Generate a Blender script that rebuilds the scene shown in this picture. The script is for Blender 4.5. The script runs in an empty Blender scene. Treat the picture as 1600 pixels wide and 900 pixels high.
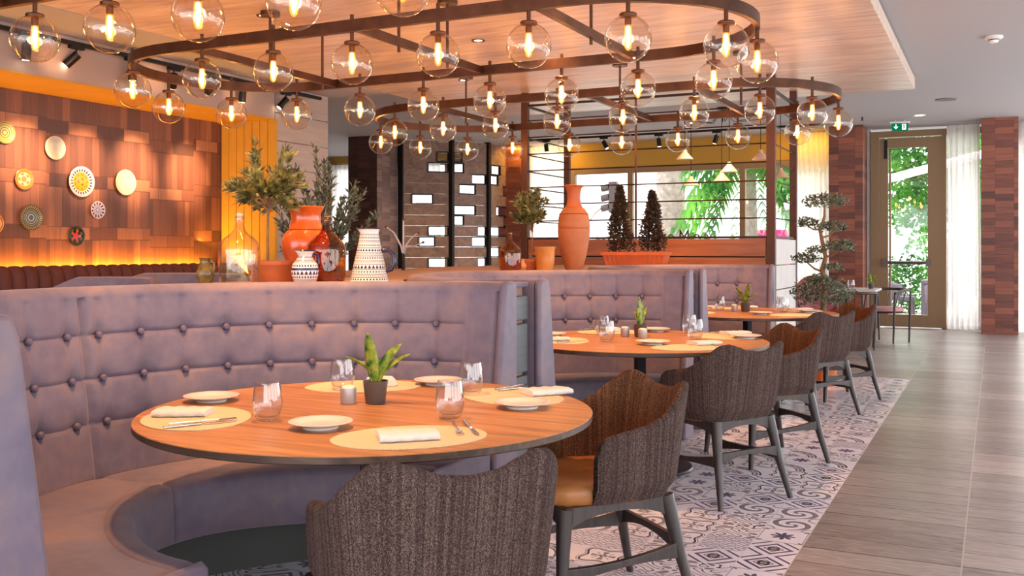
import bpy, bmesh, math, random
from mathutils import Vector, Matrix, Euler
R = math.radians
PI = math.pi
rnd = random.Random(7)
scn = bpy.context.scene
col = scn.collection

# ------------------------------------------------------------------ camera, sky, light
CAM_H = 1.27
cam_d = bpy.data.cameras.new('camera')
cam = bpy.data.objects.new('camera', cam_d)
col.objects.link(cam)
cam.location = (0, 0, CAM_H)
cam.rotation_euler = (R(90), 0, R(26.354))
cam_d.lens = 36 * 1524 / 1600
cam_d.shift_y = -60 / 1600
cam_d.clip_end = 300
scn.camera = cam

world = bpy.data.worlds.new('sky')
scn.world = world
world.use_nodes = True
bg = world.node_tree.nodes['Background']
bg.inputs[0].default_value = (0.93, 0.96, 1.0, 1)
bg.inputs[1].default_value = 4.2

scn.view_settings.view_transform = 'Standard'
scn.view_settings.look = 'None'
scn.view_settings.exposure = 0.27
scn.view_settings.gamma = 1
scn.view_settings.use_curve_mapping = False

sun_d = bpy.data.lights.new('floor_fill_sun', 'SUN'); sun_d.energy = 7; sun_d.angle = R(50); sun_d.color = (1, .98, .95)  # soft sun added to brighten the far floor; the sky is overcast
sun = bpy.data.objects.new('floor_fill_sun', sun_d); col.objects.link(sun)
sun.rotation_euler = Vector((-.10, -1, -.50)).to_track_quat('-Z', 'Y').to_euler()

WARM = (1.0, 0.52, 0.22)
WARMER = (1.0, 0.40, 0.10)
def spot(name, loc, target, power, size=R(70), blend=.6, color=WARM, radius=.05):
    d = bpy.data.lights.new(name, 'SPOT'); d.energy = power; d.color = color
    d.spot_size = size; d.spot_blend = blend; d.shadow_soft_size = radius
    o = bpy.data.objects.new(name, d); col.objects.link(o); o.location = loc
    o.rotation_euler = (Vector(target) - Vector(loc)).to_track_quat('-Z', 'Y').to_euler()
    return o
def area(name, loc, target, power, sx, sy, color=WARM):
    d = bpy.data.lights.new(name, 'AREA'); d.energy = power; d.color = color
    d.shape = 'RECTANGLE'; d.size = sx; d.size_y = sy
    o = bpy.data.objects.new(name, d); col.objects.link(o); o.location = loc
    o.rotation_euler = (Vector(target) - Vector(loc)).to_track_quat('-Z', 'Y').to_euler()
    return o
TABLES = [(-1.85, 2.675), (-1.86, 5.44), (-1.87, 8.24)]
BOOTH_X = -1.88
BOOTH_Y = [2.525, 5.27, 8.00]
for i, (tx, ty) in enumerate(TABLES):
    spot('table_downlight', (tx - .25, ty - .15, 3.06), (tx - .35, ty, 0), 260, R(62), .7)
    spot('booth_downlight', (tx - 1.1, ty + 1.2, 3.06), (tx - 1.2, ty + 1.3, 0), 200, R(60), .8)
spot('ledge_downlight', (-3.0, 2.6, 3.06), (-3.2, 3.3, 1.1), 180, R(60), .8)
spot('screen_downlight', (-3.2, 8.6, 3.06), (-3.1, 9.3, 1.1), 160, R(60), .8)
for fx, fy in ((-6.6, 12.2), (-8.2, 13.4), (-6.2, 14.8), (-3.4, 13.0), (-9.2, 11.5)):  # added fill spots to brighten the dark rear around the plank screen
    spot('rear_fill_spot', (fx, fy, 3.2), (fx - .6, fy + .9, 0), 150, R(95), .9, (1, .72, .48))
# track spots washing the plate wall
for sy in (5.30, 5.95, 6.62, 7.22, 7.95):
    spot('wall_spot', (-6.75, sy - .1, 2.80), (-7.9, sy, 2.10), 400, R(31), 1.0, (1, .60, .34), .03)
for yy in (5.6, 6.7, 7.8):
    spot('beam_spot', (-6.85, yy, 2.75), (-7.14, yy + .1, 2.95), 5, R(90), 1, WARM)
# hidden amber light strips: behind the wall banquette, in the recess, above the curtains
led = area('led_strip_bench', (-7.855, 5.2, 1.10), (-7.855, 5.2, 2.0), 62, .05, 6.2, (1, .42, .03)); led.rotation_euler = (R(180), 0, 0)
area('led_strip_jamb', (-7.82, 8.2, 1.3), (-7.5, 8.47, 1.9), 9, .05, 1.2, (1, .50, .06))
area('curtain_cove', (-7.6, 16.45, 3.18), (-7.7, 16.8, 2.6), 16, 1.1, .1, (1, .55, .05))
area('curtain_cove', (-2.75, 16.45, 3.18), (-2.75, 16.8, 2.6), 9, .8, .1, (1, .55, .05))
area('bulkhead_wash', (-5.0, 16.0, 3.1), (-5.0, 16.9, 2.95), 2.5, 4.0, .1, (1, .6, .12))

# ------------------------------------------------------------------ materials
class S:
    """a shader socket with arithmetic"""
    def __init__(s, nt, sock): s.nt = nt; s.s = sock
    def _m(s, op, *a):
        n = s.nt.nodes.new('ShaderNodeMath'); n.operation = op
        for i, x in enumerate((s,) + a):
            if isinstance(x, S): s.nt.links.new(x.s, n.inputs[i])
            else: n.inputs[i].default_value = x
        return S(s.nt, n.outputs[0])
    def __add__(s, o): return s._m('ADD', o)
    def __sub__(s, o): return s._m('SUBTRACT', o)
    def __mul__(s, o): return s._m('MULTIPLY', o)
    def __truediv__(s, o): return s._m('DIVIDE', o)
    def abs(s): return s._m('ABSOLUTE')
    def floor(s): return s._m('FLOOR')
    def frac(s): return s._m('FRACT')
    def sin(s): return s._m('SINE')
    def cos(s): return s._m('COSINE')
    def sqrt(s): return s._m('SQRT')
    def gt(s, o): return s._m('GREATER_THAN', o)
    def lt(s, o): return s._m('LESS_THAN', o)
    def max(s, o): return s._m('MAXIMUM', o)
    def min(s, o): return s._m('MINIMUM', o)
    def atan2(s, o): return s._m('ARCTAN2', o)
    def near(s, c, w): return (s - c).abs().lt(w)

def newmat(name):
    m = bpy.data.materials.new(name); m.use_nodes = True
    return m, m.node_tree, m.node_tree.nodes['Principled BSDF']
def lin(c):
    return tuple(((x / 255) / 12.92 if x / 255 <= .04045 else ((x / 255 + .055) / 1.055) ** 2.4) for x in c) + (1,)
def mat(name, c, rough=.5, metal=0, bump=0, bscale=60, var=0, vscale=4, spec=None, trans=0, stretch=None, coat=0):
    """plain surface with optional noise colour variation and bump; c is an sRGB 0-255 colour"""
    m, nt, p = newmat(name)
    base = lin(c)
    p.inputs['Base Color'].default_value = base
    p.inputs['Roughness'].default_value = rough
    p.inputs['Metallic'].default_value = metal
    if spec is not None: p.inputs['Specular IOR Level'].default_value = spec
    if coat: p.inputs['Coat Weight'].default_value = coat
    if bump or var:
        tc = nt.nodes.new('ShaderNodeTexCoord'); mp = nt.nodes.new('ShaderNodeMapping')
        nt.links.new(tc.outputs['Object'], mp.inputs[0])
        if stretch: mp.inputs['Scale'].default_value = stretch
    if var:
        n = nt.nodes.new('ShaderNodeTexNoise'); n.inputs['Scale'].default_value = vscale; n.inputs['Detail'].default_value = 6
        nt.links.new(mp.outputs[0], n.inputs[0])
        cr = nt.nodes.new('ShaderNodeValToRGB')
        cr.color_ramp.elements[0].position = .3; cr.color_ramp.elements[1].position = .7
        cr.color_ramp.elements[0].color = tuple(x * (1 - var) for x in base[:3]) + (1,)
        cr.color_ramp.elements[1].color = tuple(min(1, x * (1 + var)) for x in base[:3]) + (1,)
        nt.links.new(n.outputs[0], cr.inputs[0]); nt.links.new(cr.outputs[0], p.inputs['Base Color'])
    if bump:
        n2 = nt.nodes.new('ShaderNodeTexNoise'); n2.inputs['Scale'].default_value = bscale; n2.inputs['Detail'].default_value = 4
        nt.links.new(mp.outputs[0], n2.inputs[0])
        b = nt.nodes.new('ShaderNodeBump'); b.inputs['Strength'].default_value = bump; b.inputs['Distance'].default_value = .01
        nt.links.new(n2.outputs[0], b.inputs['Height']); nt.links.new(b.outputs[0], p.inputs['Normal'])
    return m
def thin_glass(name, tint=(1, 1, 1), ior=1.45, rough=.0, gain=1.0, bump=0):
    m = bpy.data.materials.new(name); m.use_nodes = True; nt = m.node_tree; nt.nodes.clear()
    o = nt.nodes.new('ShaderNodeOutputMaterial'); mx = nt.nodes.new('ShaderNodeMixShader')
    t = nt.nodes.new('ShaderNodeBsdfTransparent'); t.inputs[0].default_value = tint + (1,)
    g = nt.nodes.new('ShaderNodeBsdfGlossy'); g.inputs['Roughness'].default_value = rough
    f = nt.nodes.new('ShaderNodeLayerWeight'); f.inputs[0].default_value = .5
    fac = ((S(nt, f.outputs[1])._m('POWER', 3.6)) * .62 + (ior - 1) * .13) * gain
    fac = fac.min(.85)
    nt.links.new(fac.s, mx.inputs[0]); nt.links.new(t.outputs[0], mx.inputs[1]); nt.links.new(g.outputs[0], mx.inputs[2])
    if bump:
        n = nt.nodes.new('ShaderNodeTexNoise'); n.inputs['Scale'].default_value = 9
        tc = nt.nodes.new('ShaderNodeTexCoord'); nt.links.new(tc.outputs['Object'], n.inputs[0])
        b = nt.nodes.new('ShaderNodeBump'); b.inputs['Strength'].default_value = bump; b.inputs['Distance'].default_value = .03
        nt.links.new(n.outputs[0], b.inputs['Height']); nt.links.new(b.outputs[0], g.inputs['Normal'])
    nt.links.new(mx.outputs[0], o.inputs[0])
    return m
def emit(name, c, strength):
    m = bpy.data.materials.new(name); m.use_nodes = True; nt = m.node_tree; nt.nodes.clear()
    o = nt.nodes.new('ShaderNodeOutputMaterial'); e = nt.nodes.new('ShaderNodeEmission')
    e.inputs[0].default_value = tuple(c) + (1,); e.inputs[1].default_value = strength
    nt.links.new(e.outputs[0], o.inputs[0]); return m
def coords(nt, which='Object'):
    tc = nt.nodes.new('ShaderNodeTexCoord'); sp = nt.nodes.new('ShaderNodeSeparateXYZ')
    nt.links.new(tc.outputs[which], sp.inputs[0])
    return tc, [S(nt, sp.outputs[i]) for i in range(3)]
def combine(nt, a, b, c=0.0):
    n = nt.nodes.new('ShaderNodeCombineXYZ')
    for i, x in enumerate((a, b, c)):
        if isinstance(x, S): nt.links.new(x.s, n.inputs[i])
        else: n.inputs[i].default_value = x
    return n.outputs[0]
def white(nt, vec):
    n = nt.nodes.new('ShaderNodeTexWhiteNoise'); n.noise_dimensions = '3D'; nt.links.new(vec, n.inputs[0]); return S(nt, n.outputs[0])
def noise(nt, vec, scale, detail=5, dist=0):
    n = nt.nodes.new('ShaderNodeTexNoise'); n.inputs['Scale'].default_value = scale; n.inputs['Detail'].default_value = detail
    n.inputs['Distortion'].default_value = dist; nt.links.new(vec, n.inputs[0]); return S(nt, n.outputs[0])
def mixc(nt, fac, a, b):
    n = nt.nodes.new('ShaderNodeMix'); n.data_type = 'RGBA'
    if isinstance(fac, S): nt.links.new(fac.s, n.inputs[0])
    else: n.inputs[0].default_value = fac
    for i, x in ((6, a), (7, b)):
        if isinstance(x, tuple): n.inputs[i].default_value = x
        else: nt.links.new(x, n.inputs[i])
    return n.outputs[2]
def ramp(nt, fac, stops):
    n = nt.nodes.new('ShaderNodeValToRGB'); nt.links.new(fac.s, n.inputs[0])
    e = n.color_ramp.elements
    while len(e) < len(stops): e.new(.5)
    for i, (p, c) in enumerate(stops): e[i].position = p; e[i].color = c
    return n.outputs[0]
def set_bump(nt, p, h, strength, dist=.01):
    b = nt.nodes.new('ShaderNodeBump'); b.inputs['Strength'].default_value = strength; b.inputs['Distance'].default_value = dist
    nt.links.new(h.s, b.inputs['Height']); nt.links.new(b.outputs[0], p.inputs['Normal'])

def leather():
    m, nt, p = newmat('lilac_suede')
    tc, (x, y, z) = coords(nt)
    n1 = noise(nt, tc.outputs['Object'], 2.6, 6, .6); n2 = noise(nt, tc.outputs['Object'], 22, 5)
    f = n1 * .75 + n2 * .25
    c = ramp(nt, f, [(.34, lin((86, 76, 96))), (.5, lin((108, 94, 110))), (.66, lin((130, 106, 108)))])
    nt.links.new(c, p.inputs['Base Color']); p.inputs['Roughness'].default_value = .58
    p.inputs['Sheen Weight'].default_value = .15
    set_bump(nt, p, noise(nt, tc.outputs['Object'], 14, 6), .25, .006)
    return m
def tweed(name, dark, light, tint):
    m, nt, p = newmat(name)
    tc, (x, y, z) = coords(nt, 'UV')
    u = x * 480; v = y * 420
    cell = combine(nt, u.floor(), v.floor(), 0.0)
    w = white(nt, cell)
    stripe = white(nt, combine(nt, (x * 210).floor(), 3.0, 1.0))
    weave = ((u * PI).sin() * ((v + u.floor() * .5) * PI).sin()).abs()
    f = w * .42 + stripe * .2 + weave * .38
    c = ramp(nt, f, [(.2, lin(dark)), (.55, lin(tint)), (.88, lin(light))])
    nt.links.new(c, p.inputs['Base Color']); p.inputs['Roughness'].default_value = .95
    p.inputs['Specular IOR Level'].default_value = .1
    set_bump(nt, p, weave, .6, .002)
    return m
def mosaic():
    m, nt, p = newmat('patterned_tiles')
    tc, (x, y, z) = coords(nt)
    T = .205
    u = (x + .74) / T; v = y / T
    cu = u.floor(); cv = v.floor()
    px = u.frac() - .5; py = v.frac() - .5
    ax = px.abs(); ay = py.abs()
    r = (px * px + py * py).sqrt(); th = py.atan2(px)
    rn = white(nt, combine(nt, cu, cv, 0.0)); rn2 = white(nt, combine(nt, cu, cv, 5.0))
    W = lin((236, 230, 236)); G = lin((132, 124, 134)); D = lin((36, 33, 40)); P = lin((84, 76, 116)); L = lin((172, 164, 176))
    # 1 concentric diamonds
    d = ax + ay
    c1 = mixc(nt, d.near(.36, .05), W, P); c1 = mixc(nt, d.near(.64, .045), c1, P); c1 = mixc(nt, d.near(.20, .02), c1, D)
    c1 = mixc(nt, r.near(.095, .035), c1, D); c1 = mixc(nt, r.lt(.055), c1, G)
    # 2 star flower
    star = r.lt((th * 4).cos().abs() * .17 + .10)
    c2 = mixc(nt, star, W, P); c2 = mixc(nt, (ax.max(ay)).near(.47, .012), c2, L)
    qx = ax - .5; qy = ay - .5; q = (qx * qx + qy * qy).sqrt()
    c2 = mixc(nt, q.lt((qy.atan2(qx) * 4).cos().abs() * .10 + .07), c2, G)
    # 3 quarter rings
    ux = px + .5; uy = py + .5; q3 = (ux * ux + uy * uy).sqrt()
    c3 = mixc(nt, q3.near(.82, .03), W, D); c3 = mixc(nt, q3.near(.72, .05), c3, L); c3 = mixc(nt, q3.near(.62, .026), c3, D)
    a3 = (uy.atan2(ux) * 8).sin().abs()
    c3 = mixc(nt, (q3.near(.72, .03)) * a3.gt(.72), c3, D)
    c3 = mixc(nt, (q3 + a3 * .12).near(.34, .05), c3, D); c3 = mixc(nt, (q3 - a3 * .08).lt(.12), c3, G)
    # 4 bracket frame with small flower
    b4 = ax.max(ay) + (ax.min(ay) * 12).cos() * .035
    c4 = mixc(nt, b4.near(.37, .024), W, D); c4 = mixc(nt, b4.near(.43, .012), c4, G)
    c4 = mixc(nt, (r.near(.16, .10)) * ((th * 2).cos().abs().gt(.86)), c4, G)
    c4 = mixc(nt, r.near(.055, .02), c4, D); c4 = mixc(nt, (ax - ay).abs().lt(.014) * r.near(.2, .06), c4, D)
    # 5 woven waves
    w5a = ((px * 18.85 + (py * 18.85).sin() * 1.3).sin()).abs(); w5b = ((py * 25.1 + (px * 18.85).sin() * 1.2).sin()).abs()
    c5 = mixc(nt, w5b.lt(.55), W, L); c5 = mixc(nt, w5b.lt(.22), c5, P); c5 = mixc(nt, w5a.lt(.2), c5, G)
    # 6 scrolls
    s6 = (th * 2 + r * 22).sin()
    c6 = mixc(nt, s6.gt(.35) * r.lt(.46), W, G); c6 = mixc(nt, (s6.near(.35, .14)) * r.near(.30, .14), c6, D)
    c6 = mixc(nt, q.near(.2, .03), c6, L)
    # 7 bold curls
    e7 = ((px + (py * 9).sin() * .13).abs() + (r * 3)).sin()
    s7 = (px * 9 + (py * 8).cos() * 2.2).sin() * (py * 11 + (px * 6).sin() * 2).cos()
    c7 = mixc(nt, s7.near(.42, .16), W, D); c7 = mixc(nt, s7.lt(-.45), c7, G)
    c = c1
    for k, ck in enumerate((c2, c3, c4, c5, c6, c7)):
        c = mixc(nt, rn.gt((k + 1) / 7), c, ck)
    c = mixc(nt, rn2 * .14, c, lin((200, 184, 206)))
    g = (u.frac() - .5).abs().gt(.488)
    c = mixc(nt, g, c, lin((226, 222, 222)))
    g2 = (v.frac() - .5).abs().gt(.494)
    c = mixc(nt, g2 * .4, c, lin((200, 196, 198)))
    nt.links.new(c, p.inputs['Base Color']); p.inputs['Roughness'].default_value = .30
    return m
def planks():
    m, nt, p = newmat('wood_look_tiles')
    tc, (x, y, z) = coords(nt)
    u = (x + .74) / .62; jog = white(nt, combine(nt, u.floor(), 2.0, 0.0))
    v = (y + jog * .03) / .205
    rn = white(nt, combine(nt, u.floor(), v.floor(), 0.0))
    v3 = (v / 3).floor(); rn3 = white(nt, combine(nt, u.floor(), v3, 4.0))
    mp = nt.nodes.new('ShaderNodeMapping'); nt.links.new(tc.outputs['Object'], mp.inputs[0]); mp.inputs['Scale'].default_value = (2.0, 15, 1)
    gr = noise(nt, mp.outputs[0], 3.2, 9, 1.4)
    f = gr * .74 + rn * .14 + rn3 * .12
    c = ramp(nt, f, [(.28, lin((116, 105, 101))), (.5, lin((156, 144, 139))), (.72, lin((186, 174, 168)))])
    gx = (u.frac() - .5).abs().gt(.4945); gy = ((v / 3).frac() - .5).abs().gt(.4915); gy2 = (v.frac() - .5).abs().gt(.480)
    c = mixc(nt, gy2 * .9, c, lin((78, 70, 66)))
    c = mixc(nt, gy, c, lin((70, 64, 62)))
    c = mixc(nt, gx, c, lin((186, 172, 160)))
    nt.links.new(c, p.inputs['Base Color'])
    p.inputs['Roughness'].default_value = .30; p.inputs['Specular IOR Level'].default_value = .7
    set_bump(nt, p, gr * .5 - gy2 * .8, .22, .004)
    return m
def wood(name, dark, light, axis=0, scale=1.0, rough=.4, stretch=14, coat=0):
    m, nt, p = newmat(name)
    tc, _ = coords(nt)
    mp = nt.nodes.new('ShaderNodeMapping'); nt.links.new(tc.outputs['Object'], mp.inputs[0])
    sc = [stretch * scale] * 3; sc[axis] = 1.1 * scale; mp.inputs['Scale'].default_value = sc
    f = noise(nt, mp.outputs[0], 1.6, 9, 1.1)
    c = ramp(nt, f, [(.3, lin(dark)), (.68, lin(light))])
    nt.links.new(c, p.inputs['Base Color']); p.inputs['Roughness'].default_value = rough
    if coat: p.inputs['Coat Weight'].default_value = coat; p.inputs['Coat Roughness'].default_value = .25
    set_bump(nt, p, f, .15, .003)
    return m
def block_wall(name, ua, rowh=.50, blockw=.085):
    """wooden blocks: tall rows of upright strips alternating with low rows of lying blocks; ua = index of the horizontal axis"""
    m, nt, p = newmat(name)
    tc, xyz = coords(nt)
    a = xyz[ua]; z = xyz[2]
    per = rowh
    big = (a / .62).floor(); off = white(nt, combine(nt, big, 1.0, 2.0)) * .10
    zz = (z + off) / per; row = zz.floor(); fz = zz.frac()
    lying = fz.gt(.76)
    strip = (a / blockw).floor(); lay = (a / .33 + row * .37).floor()
    r1 = white(nt, combine(nt, strip, row, 1.0)); r2 = white(nt, combine(nt, lay, row, 7.0))
    grp = white(nt, combine(nt, (a / .26 + row * .5).floor(), row, 3.0))
    f = (r1 * .55 + grp * .45) * (lying * -1 + 1) + r2 * lying
    mp = nt.nodes.new('ShaderNodeMapping'); nt.links.new(tc.outputs['Object'], mp.inputs[0]); mp.inputs['Scale'].default_value = (26, 26, 2)
    g = noise(nt, mp.outputs[0], 1.5, 6)
    f = f * .72 + g * .3
    c = ramp(nt, f, [(.15, lin((78, 50, 42))), (.45, lin((112, 70, 54))), (.7, lin((138, 88, 64))), (.95, lin((176, 122, 88)))])
    e1 = ((a / blockw).frac() - .5).abs().gt(.475) * (lying * -1 + 1); e2 = (fz - .76).abs().lt(.012).max(fz.lt(.014)); e3 = ((a / .33 + row * .37).frac() - .5).abs().gt(.49) * lying
    e = e1.max(e2).max(e3)
    c = mixc(nt, e * .55, c, lin((60, 34, 26)))
    nt.links.new(c, p.inputs['Base Color']); p.inputs['Roughness'].default_value = .42
    set_bump(nt, p, f * .6 - e * .6, .4, .01)
    return m
def brick_column(name, ua, cols=(((84, 44, 38)), ((128, 70, 54)), ((160, 92, 68)))):
    m, nt, p = newmat(name)
    tc, xyz = coords(nt)
    a = xyz[ua]; z = xyz[2]
    half = (a / .25).floor(); zz = z / .10
    r1 = white(nt, combine(nt, half, (zz + half * .4).floor(), 1.0))
    mp = nt.nodes.new('ShaderNodeMapping'); nt.links.new(tc.outputs['Object'], mp.inputs[0]); mp.inputs['Scale'].default_value = (3, 3, 30)
    g = noise(nt, mp.outputs[0], 1.5, 6)
    c = ramp(nt, r1 * .6 + g * .5, [(.2, lin(cols[0])), (.55, lin(cols[1])), (.95, lin(cols[2]))])
    e = ((zz + half * .4).frac() - .5).abs().gt(.46).max(((a / .25).frac() - .5).abs().gt(.49))
    c = mixc(nt, e * .5, c, lin((56, 28, 24)))
    nt.links.new(c, p.inputs['Base Color']); p.inputs['Roughness'].default_value = .45
    return m
def plate_mat(name, base, rings, spokes=None):
    """painted plate: rings = [(r0, r1, colour)] in fractions of the radius, in the plate's own flat coordinates"""
    m, nt, p = newmat(name)
    tc, (x, y, z) = coords(nt)
    r = (x * x + y * y).sqrt(); th = y.atan2(x)
    c = mixc(nt, 0.0, lin(base), lin(base))
    for (a, b, k) in rings:
        c = mixc(nt, r.near((a + b) / 2, (b - a) / 2), c, lin(k))
    if spokes:
        for (n, a, b, k) in spokes:
            c = mixc(nt, r.near((a + b) / 2, (b - a) / 2) * ((th * n).sin().gt(.1)), c, lin(k))
    nt.links.new(c, p.inputs['Base Color']); p.inputs['Roughness'].default_value = .25
    return m
def banded(name, base, dark, bands, freq):
    """hand painted pottery: rows of small dark marks on pale glaze; bands = [(z0, z1, kind)]"""
    m, nt, p = newmat(name)
    tc, (x, y, z) = coords(nt)
    th = y.atan2(x)
    c = mixc(nt, 0.0, lin(base), lin(base))
    for (a, b, kind) in bands:
        inb = z.near((a + b) / 2, (b - a) / 2)
        t = (z - a) / (b - a)
        if kind == 'solid': mk = inb
        elif kind == 'tri': mk = inb * (((th * freq).sin() * .5 + .5).gt(t))
        elif kind == 'dots': mk = inb * ((th * freq * 1.4).sin().gt(.1)) * ((t - .5).abs().lt(.32))
        elif kind == 'scale': mk = inb * (((th * freq).sin().abs() - t).abs().lt(.22))
        else: mk = inb * ((t * 6.28 + th * freq).sin().gt(.2))
        c = mixc(nt, mk, c, lin(dark))
    nt.links.new(c, p.inputs['Base Color']); p.inputs['Roughness'].default_value = .18
    return m
def sheer(name, c, transl=.5, alpha=.0):
    m = bpy.data.materials.new(name); m.use_nodes = True; nt = m.node_tree; nt.nodes.clear()
    o = nt.nodes.new('ShaderNodeOutputMaterial'); mx = nt.nodes.new('ShaderNodeMixShader')
    d = nt.nodes.new('ShaderNodeBsdfDiffuse'); t = nt.nodes.new('ShaderNodeBsdfTranslucent')
    d.inputs[0].default_value = lin(c); t.inputs[0].default_value = lin(c); mx.inputs[0].default_value = transl
    nt.links.new(d.outputs[0], mx.inputs[1]); nt.links.new(t.outputs[0], mx.inputs[2])
    out = mx
    if alpha:
        tr = nt.nodes.new('ShaderNodeBsdfTransparent'); m2 = nt.nodes.new('ShaderNodeMixShader'); m2.inputs[0].default_value = alpha
        nt.links.new(mx.outputs[0], m2.inputs[1]); nt.links.new(tr.outputs[0], m2.inputs[2]); out = m2
    nt.links.new(out.outputs[0], o.inputs[0]); return m
def leafmat(name, dark, light, transl=.3, scale=18):
    m = bpy.data.materials.new(name); m.use_nodes = True; nt = m.node_tree; nt.nodes.clear()
    o = nt.nodes.new('ShaderNodeOutputMaterial'); mx = nt.nodes.new('ShaderNodeMixShader'); mx.inputs[0].default_value = transl
    p = nt.nodes.new('ShaderNodeBsdfPrincipled'); p.inputs['Roughness'].default_value = .45
    t = nt.nodes.new('ShaderNodeBsdfTranslucent')
    tc = nt.nodes.new('ShaderNodeTexCoord'); w = noise(nt, tc.outputs['Object'], scale, 3)
    c = ramp(nt, w, [(.36, lin(dark)), (.64, lin(light))])
    nt.links.new(c, p.inputs['Base Color']); nt.links.new(c, t.inputs[0])
    nt.links.new(p.outputs[0], mx.inputs[1]); nt.links.new(t.outputs[0], mx.inputs[2]); nt.links.new(mx.outputs[0], o.inputs[0])
    return m

M = {}
M['suede'] = leather()
M['suede_dark'] = mat('lilac_piping', (96, 84, 104), .6)
M['tweed'] = tweed('grey_brown_tweed', (44, 32, 31), (142, 120, 110), (82, 64, 60))
M['tweed_in'] = tweed('lamp_warmed_tweed_lining', (58, 36, 26), (184, 130, 92), (112, 74, 52))  # inside of the same tweed, with warm lamp light put into the colour
M['tan'] = mat('tan_leather', (178, 112, 58), .36, bump=.15, bscale=40, var=.15, vscale=5)
M['legwood'] = wood('grey_stained_wood', (40, 31, 29), (66, 53, 50), 2, 1, .42)
M['tabletop'] = wood('oak_veneer', (142, 92, 54), (196, 136, 84), 0, 1.0, .36, 16)
M['tableedge'] = wood('dark_oak_edge', (62, 46, 38), (96, 74, 60), 0, 1, .5)
M['blackmetal'] = mat('black_metal', (30, 28, 28), .45, .6)
M['bronze'] = mat('bronzed_steel', (88, 58, 42), .42, .75, var=.25, vscale=8)
M['mosaic'] = mosaic(); M['planks'] = planks()
M['ceiling'] = mat('grey_ceiling_paint', (176, 172, 174), .85, bump=.05)
M['raft'] = wood('pale_veneer_raft', (196, 166, 148), (234, 212, 196), 0, .7, .34, 9)
M['beige'] = mat('beige_plaster', (170, 150, 142), .8)
M['mustard'] = mat('mustard_boards', (194, 146, 46), .6, var=.08)
M['header'] = mat('mustard_paint', (178, 138, 58), .8)
M['blockwall'] = block_wall('wood_block_wall', 1)
M['brickcol'] = brick_column('reclaimed_wood_bricks', 0)
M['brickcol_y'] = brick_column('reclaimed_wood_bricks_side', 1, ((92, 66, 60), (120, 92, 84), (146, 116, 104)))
M['darkbrick'] = brick_column('dark_wood_bricks', 0, ((52, 32, 30), (74, 48, 44), (96, 64, 58)))
M['greyboard'] = mat('painted_board', (172, 160, 154), .6, var=.08, vscale=3, stretch=(1, 1, 12))
M['slate_board'] = mat('slate_painted_board', (94, 96, 98), .5, var=.12, vscale=3, stretch=(1, 1, 14), bump=.1, bscale=20)
M['white_board'] = mat('white_painted_board', (206, 200, 196), .6, var=.06, vscale=4)
M['winebench'] = mat('wine_velvet', (92, 50, 46), .75, var=.2, vscale=5)
M['plinth'] = mat('dark_plinth', (52, 50, 46), .6)
M['ledge'] = mat('ledge_top', (150, 120, 108), .5, var=.1)
M['woodbase'] = wood('walnut_panel', (130, 74, 46), (168, 104, 68), 0, .6, .4, 12)
M['frame'] = mat('bronze_window_frame', (142, 116, 86), .5, .25)
M['rod'] = mat('dark_rod', (58, 42, 38), .45, .6)
M['post'] = mat('brown_post', (82, 50, 36), .5, .3)
M['paneglass'] = thin_glass('window_glass', (1, 1, 1), 1.3, 0, .9)
M['globe'] = thin_glass('globe_glass', (.97, .93, .88), 1.34, 0, 1.7, bump=.35)
M['clear'] = thin_glass('drinking_glass', (.96, .96, .96), 1.28, 0, 2.2)
M['demijohn'] = thin_glass('old_clear_glass', (.955, .93, .86), 1.4, .02, 1.3, bump=.4)
M['amber'] = thin_glass('amber_glass', (.80, .50, .16), 1.4, .02, 1.4, bump=.4)
M['tube'] = thin_glass('amber_tube', (1, .62, .25), 1.3, .1, .6)
M['filament'] = emit('glowing_filament', (1, .62, .20), 22)
M['halo'] = emit('glowing_tube', (1, .34, .05), 3.2)
M['socket'] = mat('brass_socket', (96, 58, 32), .4, .8)
M['spotlens'] = emit('lamp_lens', (1, .82, .55), 9)
M['porcelain'] = mat('white_porcelain', (214, 206, 198), .22)
M['linen'] = mat('white_linen', (214, 208, 202), .85, bump=.3, bscale=240)
M['steel'] = mat('cutlery_steel', (200, 196, 190), .18, 1)
M['potgrey'] = mat('grey_ceramic_pot', (84, 74, 68), .35)
M['cellar'] = mat('brushed_grey_pot', (176, 170, 168), .4, .3)
M['candle'] = mat('cream_wax', (246, 236, 214), .6)
M['soil'] = mat('bark_mulch', (96, 62, 40), .9, bump=1, bscale=80, var=.3, vscale=60)
M['leaf_band'] = leafmat('banded_leaf', (30, 92, 26), (168, 176, 52), .2, 30)
M['olive_leaf'] = leafmat('olive_leaves', (60, 66, 34), (158, 148, 86), .25, 24)
M['olive_dark'] = leafmat('olive_leaves_dark', (42, 52, 40), (134, 146, 120), .25, 24)
M['herb'] = leafmat('conifer_leaves', (30, 34, 26), (90, 70, 56), .15, 40)
M['tree_leaf'] = leafmat('street_tree_leaves', (26, 84, 26), (104, 178, 58), .45, 1.2)
M['palm_leaf'] = leafmat('palm_fronds', (32, 104, 28), (120, 184, 70), .45, 1.5)
M['bark'] = mat('pale_bark', (150, 136, 124), .9, bump=1, bscale=8, var=.3, vscale=9)
M['stem'] = mat('olive_trunk', (128, 96, 66), .85, bump=.8, bscale=40, var=.2, vscale=12)
M['terracotta'] = mat('terracotta', (184, 94, 48), .55, var=.12, vscale=7, bump=.2, bscale=30)
M['terracotta_pale'] = mat('pale_terracotta', (184, 106, 60), .6, var=.14, vscale=6, bump=.2, bscale=30)
M['glazed'] = mat('orange_glaze', (214, 88, 26), .22, var=.1, coat=.5)
M['glazed_tan'] = mat('honey_glaze', (206, 136, 66), .3, var=.12, vscale=8)
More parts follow.
